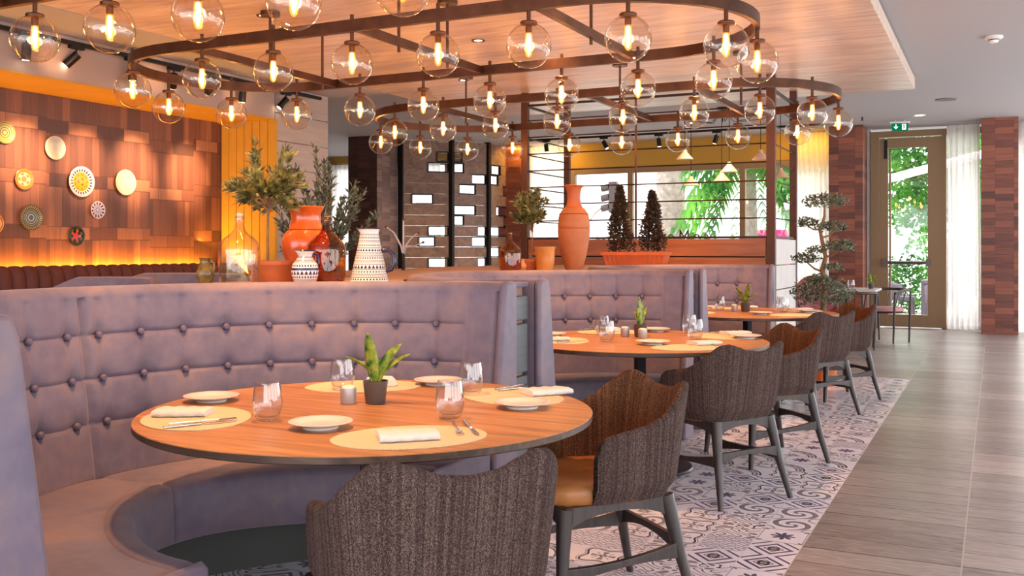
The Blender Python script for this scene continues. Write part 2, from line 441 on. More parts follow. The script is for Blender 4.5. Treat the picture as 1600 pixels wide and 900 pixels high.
M['greenjug'] = mat('mottled_green_glaze', (104, 84, 42), .2, var=.55, vscale=30)
M['curtain'] = sheer('sheer_white_voile', (250, 248, 246), .65, .35)
M['white'] = mat('white_plastic', (236, 232, 226), .5)
M['green_sign'] = emit('exit_sign_green', (.0, .16, .07), 1.0)
M['sign_white'] = emit('exit_sign_white', (.9, 1, .92), 1.1)
M['pinkchair'] = mat('dusky_pink_shell', (164, 92, 100), .6)
M['wicker'] = mat('grey_wicker', (118, 108, 118), .8, bump=.5, bscale=80)
M['pavement'] = mat('terrace_paving', (206, 204, 198), .85)
M['facade'] = mat('white_facade', (238, 238, 238), .9)
M['magenta'] = mat('magenta_panel', (220, 40, 120), .6)
M['sign_dark'] = mat('dark_letters', (54, 36, 30), .5)
def glow_tube():
    m = bpy.data.materials.new('glowing_tube'); m.use_nodes = True; nt = m.node_tree; nt.nodes.clear()
    o = nt.nodes.new('ShaderNodeOutputMaterial'); mx = nt.nodes.new('ShaderNodeAddShader'); t = nt.nodes.new('ShaderNodeBsdfTransparent'); e = nt.nodes.new('ShaderNodeEmission')
    t.inputs[0].default_value = (1, .8, .6, 1); e.inputs[0].default_value = (1, .30, .04, 1); e.inputs[1].default_value = 1.1
    nt.links.new(t.outputs[0], mx.inputs[0]); nt.links.new(e.outputs[0], mx.inputs[1]); nt.links.new(mx.outputs[0], o.inputs[0]); return m
M['halo'] = glow_tube()
M['pale_shade'] = mat('peach_enamel', (232, 184, 150), .4)
M['screenbrick'] = wood('screen_plank', (112, 84, 70), (144, 112, 94), 0, .6, .5, 10)

def mat_placemat():
    m, nt, p = newmat('woven_placemat')
    tc, (x, y, z) = coords(nt)
    w = ((x * 900).sin() * (y * 900).sin()).abs()
    c = mixc(nt, w, lin((204, 174, 134)), lin((234, 212, 178)))
    nt.links.new(c, p.inputs['Base Color']); p.inputs['Roughness'].default_value = .8
    set_bump(nt, p, w, .4, .002)
    return m
M['placemat'] = mat_placemat()

# ------------------------------------------------------------------ mesh helpers
class MB:
    def __init__(s): s.v = []; s.f = []; s.uv = None
    def box(s, cx, cy, cz, sx, sy, sz, rz=0, mtx=None):
        b = len(s.v); c, n = math.cos(rz), math.sin(rz)
        for dx in (-.5, .5):
            for dy in (-.5, .5):
                for dz in (-.5, .5):
                    x, y, z = dx * sx, dy * sy, dz * sz
                    q = (cx + x * c - y * n, cy + x * n + y * c, cz + z)
                    s.v.append(tuple(mtx @ Vector(q)) if mtx else q)
        for f in ((0, 1, 3, 2), (4, 6, 7, 5), (0, 4, 5, 1), (2, 3, 7, 6), (0, 2, 6, 4), (1, 5, 7, 3)): s.f.append([b + i for i in f])
        return s
    def bar(s, a, b_, w, h=None, up=(0, 0, 1), w2=None, h2=None):
        """tapered rectangular bar from a to b"""
        h = h or w; w2 = w2 or w; h2 = h2 or h
        a = Vector(a); b_ = Vector(b_); d = (b_ - a).normalized(); u = Vector(up)
        if abs(d.dot(u)) > .98: u = Vector((1, 0, 0))
        x = d.cross(u).normalized(); y = x.cross(d).normalized(); k = len(s.v)
        for q, ww, hh in ((a, w, h), (b_, w2, h2)):
            for i, j in ((-1, -1), (1, -1), (1, 1), (-1, 1)): s.v.append(tuple(q + x * i * ww / 2 + y * j * hh / 2))
        for f in ((3, 2, 1, 0), (4, 5, 6, 7), (0, 1, 5, 4), (1, 2, 6, 5), (2, 3, 7, 6), (3, 0, 4, 7)): s.f.append([k + i for i in f])
        return s
    def tube(s, pts, rad, seg=8, closed=False):
        pts = [Vector(p) for p in pts]; n = len(pts); k = len(s.v); px = None
        for i, p in enumerate(pts):
            if closed: d = pts[(i + 1) % n] - pts[i - 1]
            else: d = pts[min(i + 1, n - 1)] - pts[max(i - 1, 0)]
            d.normalize()
            if px is None:
                u = Vector((0, 0, 1)) if abs(d.z) < .9 else Vector((1, 0, 0)); px = d.cross(u).normalized()
            else: px = (px - d * px.dot(d)).normalized()
            py = d.cross(px); r = rad[i] if isinstance(rad, (list, tuple)) else rad
            for j in range(seg):
                a = 2 * PI * j / seg; s.v.append(tuple(p + px * math.cos(a) * r + py * math.sin(a) * r))
        for i in range(n if closed else n - 1):
            for j in range(seg):
                a = k + i * seg; b = k + ((i + 1) % n) * seg; j2 = (j + 1) % seg
                s.f.append([a + j, a + j2, b + j2, b + j])
        if not closed: s.f.append([k + j for j in range(seg)][::-1]); s.f.append([k + (n - 1) * seg + j for j in range(seg)])
        return s
    def sweep_rect(s, pts, w, h, closed=True):
        """flat bar of width w (radial) and height h swept along a horizontal path"""
        pts = [Vector(p) for p in pts]; n = len(pts); k = len(s.v)
        for i, p in enumerate(pts):
            if closed: d = pts[(i + 1) % n] - pts[i - 1]
            else: d = pts[min(i + 1, n - 1)] - pts[max(i - 1, 0)]
            d.z = 0; d.normalize(); x = Vector((d.y, -d.x, 0))
            for a, b in ((-1, -1), (1, -1), (1, 1), (-1, 1)): s.v.append(tuple(p + x * a * w / 2 + Vector((0, 0, b * h / 2))))
        for i in range(n if closed else n - 1):
            a = k + i * 4; b = k + ((i + 1) % n) * 4
            for j in range(4): s.f.append([a + j, a + (j + 1) % 4, b + (j + 1) % 4, b + j])
        if not closed: s.f.append([k + 3, k + 2, k + 1, k]); e = k + (n - 1) * 4; s.f.append([e, e + 1, e + 2, e + 3])
        return s
    def lathe(s, prof, seg=32, c=(0, 0, 0), rfun=None, cap=True):
        k = len(s.v)
        for i, (r, z) in enumerate(prof):
            for j in range(seg):
                a = 2 * PI * j / seg; rr = rfun(r, z, a) if rfun else r
                s.v.append((c[0] + rr * math.cos(a), c[1] + rr * math.sin(a), c[2] + z))
        for i in range(len(prof) - 1):
            for j in range(seg):
                j2 = (j + 1) % seg; a = k + i * seg; b = a + seg
                s.f.append([a + j, a + j2, b + j2, b + j])
        if not cap: return s
        if prof[0][0] > 1e-4: s.f.append([k + j for j in range(seg)][::-1])
        if prof[-1][0] > 1e-4: s.f.append([k + (len(prof) - 1) * seg + j for j in range(seg)])
        return s
    def prism(s, poly, z0, z1):
        k = len(s.v); n = len(poly)
        for z in (z0, z1):
            for p in poly: s.v.append((p[0], p[1], z))
        s.f.append([k + i for i in range(n)][::-1]); s.f.append([k + n + i for i in range(n)])
        for i in range(n): j = (i + 1) % n; s.f.append([k + i, k + j, k + n + j, k + n + i])
        return s
    def grid(s, P, closeu=False, closev=False, flip=False):
        """P[i][j] points"""
        k = len(s.v); nu = len(P); nv = len(P[0])
        for row in P: s.v.extend([tuple(p) for p in row])
        for i in range(nu if closeu else nu - 1):
            for j in range(nv if closev else nv - 1):
                a = k + i * nv + j; b = k + ((i + 1) % nu) * nv + j; c = k + ((i + 1) % nu) * nv + (j + 1) % nv; d = k + i * nv + (j + 1) % nv
                s.f.append([a, d, c, b] if flip else [a, b, c, d])
        return s
    def face(s, pts):
        k = len(s.v); s.v.extend([tuple(p) for p in pts]); s.f.append(list(range(k, k + len(pts)))); return s
    def build(s, name, m, parent=None, smooth=True, bevel=0, angle=40, sub=0, loc=None, solid=0):
        me = bpy.data.meshes.new(name); me.from_pydata(s.v, [], s.f); 
        bm = bmesh.new(); bm.from_mesh(me)
        bmesh.ops.remove_doubles(bm, verts=bm.verts, dist=1e-6)
        bmesh.ops.recalc_face_normals(bm, faces=bm.faces); bm.to_mesh(me); bm.free()
        for mm in (m if isinstance(m, list) else [m]): me.materials.append(mm)
        o = bpy.data.objects.new(name, me); col.objects.link(o)
        if parent: o.parent = parent
        if loc: o.location = loc
        if smooth:
            me.shade_smooth()
            if angle: me.set_sharp_from_angle(angle=R(angle))
        if bevel:
            b = o.modifiers.new('bevel', 'BEVEL'); b.width = bevel; b.segments = 2; b.limit_method = 'ANGLE'; b.angle_limit = R(50)
        if solid:
            b = o.modifiers.new('thickness', 'SOLIDIFY'); b.thickness = solid; b.offset = 0
        if sub:
            b = o.modifiers.new('smooth', 'SUBSURF'); b.levels = sub; b.render_levels = sub
        return o
def tag(o, label=None, cat=None, group=None, kind=None):
    if label: o['label'] = label
    if cat: o['category'] = cat
    if group: o['group'] = group
    if kind: o['kind'] = kind
    return o
def empty(name, loc, rz=0, label=None, cat=None, group=None):
    o = bpy.data.objects.new(name, None); col.objects.link(o); o.location = loc; o.rotation_euler = (0, 0, rz); o.empty_display_size = .1
    return tag(o, label, cat, group)
def kids(o): return [c for c in list(bpy.data.objects) if c.parent == o]
def copy_tree(o, parent=None):
    c = o.copy(); col.objects.link(c)
    if parent: c.parent = parent
    for ch in kids(o): copy_tree(ch, c)
    return c
def dup(o, loc=None, rz=None, label=None, group=None):
    c = copy_tree(o)
    if loc is not None: c.location = loc
    if rz is not None: c.rotation_euler = (0, 0, rz)
    if label: c['label'] = label
    if group: c['group'] = group
    return c
def struct(o): o['kind'] = 'structure'; return o
def sm(a, b, t):
    t = max(0, min(1, (t - a) / (b - a))); return t * t * (3 - 2 * t)

# ------------------------------------------------------------------ the room
FX = -.74
struct(MB().box(-6.87, 2.7, -.05, 12.26, 15.2, .10).build('floor', M['mosaic'], smooth=False))
struct(MB().box(1.88, 6.55, -.05, 5.24, 22.9, .10).build('floor', M['planks'], smooth=False))
struct(MB().box(-6.87, 14.15, -.05, 12.26, 7.7, .10).build('floor', M['planks'], smooth=False))
CZ = 3.25
struct(MB().box(-4.25, 6.55, CZ + .05, 17.5, 22.9, .1).build('ceiling', M['ceiling'], smooth=False))
struct(MB().box(-9.6, 2.85, 3.17, 6.4, 13.5, .14).build('ceiling_low', M['ceiling'], smooth=False))
struct(MB().box(-3.6, 4.0, 3.165, 5.56, 16.0, .13).build('ceiling_raft', M['raft'], smooth=False, bevel=.004))
struct(MB().box(-3.6, 4.0, 3.24, 5.3, 15.8, .02).build('ceiling_raft_batten', M['plinth'], smooth=False))
# left: block wall in a lit recess under a beam
struct(MB().box(-7.95, 3.0, 1.4, .10, 11.0, 2.9).build('wall_left', M['blockwall'], smooth=False))
struct(MB().box(-7.55, 3.0, 2.91, .82, 11.0, .38).build('wall_left_beam', M['beige'], smooth=False))
struct(MB().box(-7.52, 3.0, 2.715, .76, 11.0, .012).build('trim_1', M['mustard'], smooth=False))
mb = MB()
for k in range(7): mb.box(-7.84 + k * .112, 8.5, 1.36, .104, .04, 2.7)
struct(mb.build('wall_recess_end', M['mustard'], smooth=False, bevel=.003))
mb = MB(); mb.box(-7.55, 9.0, 1.55, .74, .92, 3.1)
for k in range(10): mb.box(-7.165, 9.0, .155 + k * .31, .03, .95, .30)
struct(mb.build('wall_boards', M['greyboard'], smooth=False, bevel=.004))
struct(MB().box(-13.0, 13.2, 1.62, .1, 8.6, 3.25).build('wall_left_rear', M['beige'], smooth=False))
struct(MB().box(-10.4, 9.55, 1.62, 5.0, .1, 3.25).build('wall_left_return', M['beige'], smooth=False))
# far wall
FY = 17.0
def far_box(name, x0, x1, z0, z1, m, y=FY, t=.2):
    return struct(MB().box((x0 + x1) / 2, y + t / 2, (z0 + z1) / 2, x1 - x0, t, z1 - z0).build(name, m, smooth=False))
far_box('wall_far_bulkhead', -7.2, -1.9, 2.80, 3.25, M['header'])
far_box('wall_far_sill', -7.2, -1.9, 0, .55, M['beige'])
far_box('wall_far_left', -13.0, -12.75, 0, 3.25, M['beige'])
far_box('wall_far_jamb', -2.42, -1.835, 0, 3.25, M['white_board'])
far_box('wall_far_head', -12.75, -8.3, 3.10, 3.25, M['header'])
far_box('wall_far_end', .3, 4.5, 2.9, 3.25, M['beige'])
struct(MB().box(-8.21, 16.72, 1.625, .49, .5, 3.25).build('wall_column_1', M['brickcol'], smooth=False))
struct(MB().box(-2.14, 16.62, 1.625, .52, .60, 3.25).build('wall_column_2', M['brickcol'], smooth=False))
struct(MB().box(.06, 16.62, 1.625, .50, .60, 3.25).build('wall_column_3', M['brickcol'], smooth=False))
struct(MB().box(-9.9, 14.42, 1.625, .6, .64, 3.25).build('wall_column_4', M['darkbrick'], smooth=False))
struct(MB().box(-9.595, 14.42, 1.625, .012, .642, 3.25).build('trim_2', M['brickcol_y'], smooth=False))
def window(name, xs, z0, z1, y=FY + .06, w=.10):
    mb = MB()
    for x in xs: mb.box(x, y, (z0 + z1) / 2, w, .1, z1 - z0)
    mb.box((xs[0] + xs[-1]) / 2, y, z0 + .055, xs[-1] - xs[0] + w - .01, .09, .09); mb.box((xs[0] + xs[-1]) / 2, y, z1 - .065, xs[-1] - xs[0] + w - .01, .09, .11)
    f = struct(mb.build(name, M['frame'], smooth=False, bevel=.005))
    g = MB().box((xs[0] + xs[-1]) / 2, y, (z0 + z1) / 2, xs[-1] - xs[0], .008, z1 - z0 - .1)
    g.build('window_glass', M['paneglass'], f, smooth=False)
    return f
window('window_1', [-7.15, -6.01, -3.95, -2.45], .55, 2.80)
window('window_2', [-12.7, -11.3, -9.9, -8.5], .1, 3.1)
# door_1: glazed exit door with push bar, side light beside it
d = MB()
d.box(-1.77, 17.05, 1.6, .14, .16, 3.2).box(-.73, 17.05, 1.6, .07, .16, 3.2).box(-1.25, 17.05, 3.15, .99, .15, .10)
d.box(-.35, 17.05, 3.15, .70, .15, .10).box(-.35, 17.05, .03, .70, .14, .06).box(.02, 17.05, 1.6, .06, .16, 3.2)
fr = struct(d.build('window_3', M['frame'], smooth=False, bevel=.006))
MB().box(-.35, 17.05, 1.6, .74, .008, 3.1).build('window_glass', M['paneglass'], fr, smooth=False)
d = MB()
d.box(-1.63, 17.0, 1.55, .13, .06, 3.06).box(-.86, 17.0, 1.55, .22, .06, 3.06).box(-1.27, 17.0, 3.0, .62, .054, .16).box(-1.27, 17.0, .12, .62, .054, .20)
d.box(-1.535, 16.985, 1.56, .03, .05, 2.6)
dr = struct(d.build('door_1', M['frame'], smooth=False, bevel=.006))
MB().box(-1.27, 17.0, 1.56, .6, .008, 2.75).build('door_glass', M['paneglass'], dr, smooth=False)
MB().tube([(-1.56, 16.9, 1.06), (-.98, 16.9, 1.06)], .026, 12).box(-1.6, 16.92, 1.06, .07, .1, .12).box(-.96, 16.92, 1.06, .07, .1, .12).build('push_bar', mat('push_bar_metal', (96, 86, 84), .35, .7), dr)
MB().box(-1.6, 16.955, 2.9, .05, .03, .3).build('door_closer', M['blackmetal'], dr, smooth=False)
# right side of the room: tall open windows between piers
mb = MB()
for k in range(7): mb.box(4.5, -3.8 + k * 3.5, 1.62, .25, .35, 3.25)
mb.box(4.5, 6.5, 3.12, .25, 22, .26)
struct(mb.build('wall_right', M['beige'], smooth=False))

# ------------------------------------------------------------------ curved banquettes
def booth_back(side):
    """one of the two quarter panels of the back. side 0: far quarter (90..180 deg), side 1: near quarter (180..270)"""
    a0, a1 = (90, 180) if side == 0 else (180, 270)
    rin = lambda z: 1.05 + (z - .42) / .71 * .105
    rows = [.63, .79, .95]
    nA = 190; zz = [.38 + i * (1.085 - .38) / 74 for i in range(75)]
    cols_ = [a0 + 9 * k + 5.5 if side == 0 else a0 + 9 * k + 3.5 for k in range(10)]
    cols_ = [c for c in cols_ if (c > 98 and c < 262)]
    G = []
    for i in range(nA + 1):
        a = a0 + (a1 - a0) * i / nA
        ca, sa = math.cos(R(a)), math.sin(R(a)); row = []
        for z in zz:
            r = rin(z); du = min(abs(a - c) for c in cols_) * PI / 180 * r; dv = min(abs(z - q) for q in rows)
            dep = 0
            db = math.hypot(du, dv)
            dep += .015 * math.exp(-(db / .034) ** 2)
            inside = sm(0, 1.2, min(a - a0, a1 - a)) 
            endm = (sm(97.5, 98, a) if side == 0 else 1 - sm(262, 262.5, a))
            dep += .0075 * math.exp(-(du / .007) ** 2) * (.45 + .55 * sm(.6, .7, z)) * endm + .0022 * math.exp(-(du / .05) ** 2) * endm
            dep += .0075 * math.exp(-(dv / .007) ** 2) * endm + .0022 * math.exp(-(dv / .05) ** 2) * endm
            e = min(a - a0, a1 - a) * PI / 180 * r
            dep += .022 * math.exp(-(e / .014) ** 2)
            ee = abs(a - (97 if side == 0 else 263)) * PI / 180 * r
            dep += .004 * math.exp(-(ee / .004) ** 2)
            rr = r + dep
            row.append((rr * ca, rr * sa, z))
        # rolled top and the outer face
        for t in range(1, 9):
            q = PI / 2 * t / 8; rr = rin(1.085) + .045 * (1 - math.cos(q)); row.append((rr * ca, rr * sa, 1.085 + .045 * math.sin(q)))
        row.append((1.225 * ca, 1.225 * sa, 1.13)); row.append((1.245 * ca, 1.245 * sa, 1.115)); row.append((1.25 * ca, 1.25 * sa, 1.09)); row.append((1.25 * ca, 1.25 * sa, 0.0)); row.append((1.08 * ca, 1.08 * sa, 0.0)); row.append((1.08 * ca, 1.08 * sa, .38))
        G.append(row)
    mb = MB().grid(G, closev=True)
    n = len(G[0]); mb.f.append(list(range(n))); mb.f.append([nA * n + i for i in range(n)][::-1])
    return mb, cols_, rows, rin
def seat_pts(side):
    a0, a1 = (90, 180) if side == 0 else (180, 270)
    prof = [(1.06, .20), (1.06, .435), (1.0, .447), (.86, .450), (.775, .447), (.768, .441), (.76, .448), (.74, .452), (.705, .449), (.688, .438), (.680, .42), (.676, .34), (.678, .255), (.70, .24), (.9, .24)]
    nA = 60; G = []
    for i in range(nA + 1):
        a = a0 + (a1 - a0) * i / nA; e = min(a - a0, a1 - a)
        ed = math.exp(-(e / 1.1) ** 2)
        row = []
        for (r, z) in prof:
            rf = .575 + .10 * math.cos(R(a - 180)) ** 6
            zz = z - (.012 * ed if z > .3 else 0); rr = r + (.012 * ed if r < .7 else 0) + (rf - .68) * (1 if r < .8 else max(0, (1.06 - r) / .26))
            row.append((rr * math.cos(R(a)), rr * math.sin(R(a)), zz))
        G.append(row)
    mb = MB().grid(G, closev=True); n = len(prof)
    mb.f.append(list(range(n))); mb.f.append([nA * n + i for i in range(n)][::-1])
    return mb
def make_booth(label):
    t = empty('curved_banquette', (BOOTH_X, BOOTH_Y[0], 0), 0, label, 'banquette', 'curved lilac banquettes along the walkway')
    bt = MB().lathe([(0.0, .012), (.009, .010), (.0135, .004), (.0145, -.002), (.012, -.008)], 14)
    first = None
    for side in (0, 1):
        mb, cols_, rows, rin = booth_back(side)
        bk = mb.build('backrest', M['suede'], t, angle=50)
        for z in rows:
            for c in cols_:
                r = rin(z) + .010
                if first is None:
                    first = bt.build('button', M['suede_dark'], bk); b = first
                else: b = first.copy(); col.objects.link(b); b.parent = bk
                b.location = (r * math.cos(R(c)), r * math.sin(R(c)), z)
                n = Vector((-math.cos(R(c)), -math.sin(R(c)), 0)); b.rotation_euler = n.to_track_quat('Z', 'Y').to_euler()
        st = seat_pts(side).build('seat_cushion', M['suede'], t, angle=60)
    # plinth
    G = []
    for i in range(41):
        a = R(90 + 180 * i / 40); G.append([(r * math.cos(a), r * math.sin(a), z) for r, z in ((.93, 0), (.93, .238), (1.07, .238), (1.07, 0))])
    mb = MB().grid(G, closev=True); mb.f.append([0, 1, 2, 3]); mb.f.append([163, 162, 161, 160])
    mb.build('plinth', M['plinth'], t, smooth=True)
    # end panels: upholstered cheeks closing the two ends
    for sgn in (1, -1):
        prof = [(1.155, 1.135), (1.23, 1.135), (1.25, 1.12), (1.255, 1.09), (1.255, 0), (1.045, 0), (1.045, .42), (1.135, 1.08)]
        k = MB(); n = len(prof)
        for x in (.0, .035):
            for (y, z) in prof: k.v.append((x, sgn * y, z))
        k.f.append(list(range(n))); k.f.append([n + i for i in range(n)][::-1])
        for i in range(n): j = (i + 1) % n; k.f.append([i, j, n + j, n + i])
        k.build('end_panel', M['suede'], t, smooth=True, bevel=.014, angle=30)
        prof = [(.572, .25), (.572, .43), (.592, .452), (1.03, .45), (1.03, .25)]
        k = MB(); n = len(prof)
        for x in (.0, .022):
            for (y, z) in prof: k.v.append((x, sgn * y, z))
        k.f.append(list(range(n))); k.f.append([n + i for i in range(n)][::-1])
        for i in range(n): j = (i + 1) % n; k.f.append([i, j, n + j, n + i])
        k.build('seat_end_panel', M['suede'], t, smooth=True, bevel=.010, angle=30)
    return t
booth = make_booth('curved lilac button-back banquette nearest, its left arm at the left edge')
dup(booth, (BOOTH_X, BOOTH_Y[1], 0), 0, 'curved lilac button-back banquette around the middle table')
dup(booth, (BOOTH_X, BOOTH_Y[2], 0), 0, 'curved lilac button-back banquette around the farthest table, by the rod screen')

# planter ledges that fill the space between and behind the booths
def arc_pts(cy, a0, a1, r=1.268, n=24):
    return [(BOOTH_X + r * math.cos(R(a0 + (a1 - a0) * i / n)), cy + r * math.sin(R(a0 + (a1 - a0) * i / n))) for i in range(n + 1)]
def ledge(y0, y1, xmin, label, xf=-1.93):
    t = empty('booth_divider', (0, 0, 0), 0, label, 'divider')
    A = arc_pts(y0, 90, 180) if y0 is not None else None
    poly = []
    poly += [(xf, y0 + 1.268)] + A[1:] + [(xmin, y0)]
    B = arc_pts(y1, 270, 180)
    poly += [(xmin, y1)] + B[::-1][:-1] + [(xf, y1 - 1.268)]
    MB().prism(poly, 0, 1.10).build('ledge_top', M['ledge'], t, smooth=False)
    return t
tdiv = ledge(BOOTH_Y[0], BOOTH_Y[1], -3.62, 'slate board divider with ledge between the nearest and middle banquettes')
tdiv2 = ledge(BOOTH_Y[1], BOOTH_Y[2], -4.75, 'slate board divider with ledge between the middle and farthest banquettes')
def boards(parent, y0, y1):
    hs = [.02, .235, .475, .71, .945, 1.07]
    for a, b in zip(hs[:-1], hs[1:]):
        MB().box(-1.915, (y0 + y1) / 2, (a + b) / 2, .028, y1 - y0 - .012, b - a - .016).build('board', M['slate_board'], parent, smooth=False, bevel=.006)
boards(tdiv, BOOTH_Y[0] + 1.262, BOOTH_Y[1] - 1.262)
boards(tdiv2, BOOTH_Y[1] + 1.262, BOOTH_Y[2] - 1.262)
for t_, yy in ((tdiv, (BOOTH_Y[0] + BOOTH_Y[1]) / 2), (tdiv2, (BOOTH_Y[1] + BOOTH_Y[2]) / 2)):
    MB().box(-2.1, yy, 1.112, .40, .23, .022).build('cap', M['suede'], t_, smooth=False, bevel=.008)

# ------------------------------------------------------------------ tables
def make_table(loc, label):
    t = empty('round_table', loc, 0, label, 'table', 'round oak dining tables')
    MB().lathe([(0, .716), (.70, .716), (.727, .718), (.733, .722), (.735, .7405)], 96).build('table_edge', M['tableedge'], t)
    MB().lathe([(0.0, .7385), (.7335, .7405), (.732, .7425), (0, .7425)], 96).build('tabletop', M['tabletop'], t)
    MB().lathe([(.0, .0), (.30, .0), (.305, .008), (.30, .018), (.06, .03), (0, .03)], 56).build('base_plate', M['blackmetal'], t)
    MB().box(0, 0, .365, .055, .055, .69, R(26)).box(0, 0, .705, .36, .36, .02, R(26)).build('column', M['blackmetal'], t, smooth=False, bevel=.004)
    return t
tlab = ['round oak dining table nearest the camera, laid for four', 'middle round oak dining table of the row', 'farthest round oak dining table of the row, beside the rod screen']
tb = make_table(TABLES[0] + (0,), tlab[0])
for k in (1, 2): dup(tb, TABLES[k] + (0,), R(17 * k), tlab[k])

# ------------------------------------------------------------------ tub chairs
def chair_shell():
    """local: seat centre at origin, faces +Y"""
    half = [(0, -.272), (.10, -.268), (.18, -.250), (.235, -.205), (.262, -.14), (.272, -.07), (.277, -.01), (.278, .05), (.274, .10)]
    def path(s):
        sg = 1 if s >= 0 else -1; t = abs(s) * (len(half) - 1); i = min(int(t), len(half) - 2); f = t - i
        p0 = half[max(i - 1, 0)] if i > 0 else (-half[1][0], half[1][1]); p1 = half[i]; p2 = half[i + 1]; p3 = half[min(i + 2, len(half) - 1)]
        q = []
        for k in (0, 1): q.append(.5 * ((2 * p1[k]) + (-p0[k] + p2[k]) * f + (2 * p0[k] - 5 * p1[k] + 4 * p2[k] - p3[k]) * f * f + (-p0[k] + 3 * p1[k] - 3 * p2[k] + p3[k]) * f ** 3))
        return Vector((q[0] * sg, q[1], 0))
    keys = [(0, .764), (.08, .770), (.16, .793), (.22, .806), (.28, .800), (.38, .752), (.48, .702), (.60, .674), (.74, .662), (.88, .650), (.95, .632), (1.0, .585)]
    def top(s):
        a = abs(s)
        for (x0, y0), (x1, y1) in zip(keys[:-1], keys[1:]):
            if a <= x1:
                t = (a - x0) / (x1 - x0); return y0 + (y1 - y0) * (t * t * (3 - 2 * t) * .5 + t * .5)
        return keys[-1][1]
    N = 72; th = .038; G = []; uvs = []; L = 0; prev = None
    for i in range(N + 1):
        s = -1 + 2 * i / N; p = path(s); n = (path(min(1, s + .01)) - path(max(-1, s - .01))).normalized(); out = Vector((n.y, -n.x, 0))
        if prev is not None: L += (p - prev).length
        prev = p.copy()
        zt = top(s); zb = .415; row = []; ur = []
        flare = lambda z: (z - .42) * (.13 * max(0, 1 - abs(s) * 1.4) + .055)
        tuck = lambda z: -.03 * (1 - sm(.415, .48, z))
        K = 16
        for k in range(K + 1):
            z = zb + (zt - .02 - zb) * k / K; q = p + out * (flare(z) + tuck(z)); row.append((q.x, q.y, z)); ur.append((L, z))
        for k in range(1, 6):
            a = PI * k / 6; z = zt - .02 + .02 * math.sin(a); q = p + out * (flare(zt) - th / 2 * (1 - math.cos(a))); row.append((q.x, q.y, z)); ur.append((L, z + .01 * k))
        for k in range(K, -1, -1):
            z = zb + .01 + (zt - .02 - zb - .01) * k / K; q = p + out * (flare(z) + tuck(z) - th); row.append((q.x, q.y, z)); ur.append((L, 1.7 - z))
        G.append(row); uvs.append(ur)
    n = len(G[0])
    def mk(c0, c1, name, m, caps):
        me_v = []; fs = []; uv = []
        cols_ = list(range(c0, c1 + 1)); w = len(cols_)
        for i in range(N + 1):
            for c in cols_: me_v.append(G[i][c]); uv.append(uvs[i][c])
        for i in range(N):
            for c in range(w - 1): a = i * w + c; fs.append([a, a + w, a + w + 1, a + 1])
        return me_v, fs, uv
    return G, uvs, mk, n, N
def uv_mesh(name, v, f, uv, m, parent):
    me = bpy.data.meshes.new(name); me.from_pydata(v, [], f); me.materials.append(m)
    ul = me.uv_layers.new(name='UVMap')
    for lp in me.loops: ul.data[lp.index].uv = uv[lp.vertex_index]
    me.shade_smooth(); me.set_sharp_from_angle(angle=R(60))
    o = bpy.data.objects.new(name, me); col.objects.link(o); o.parent = parent; return o
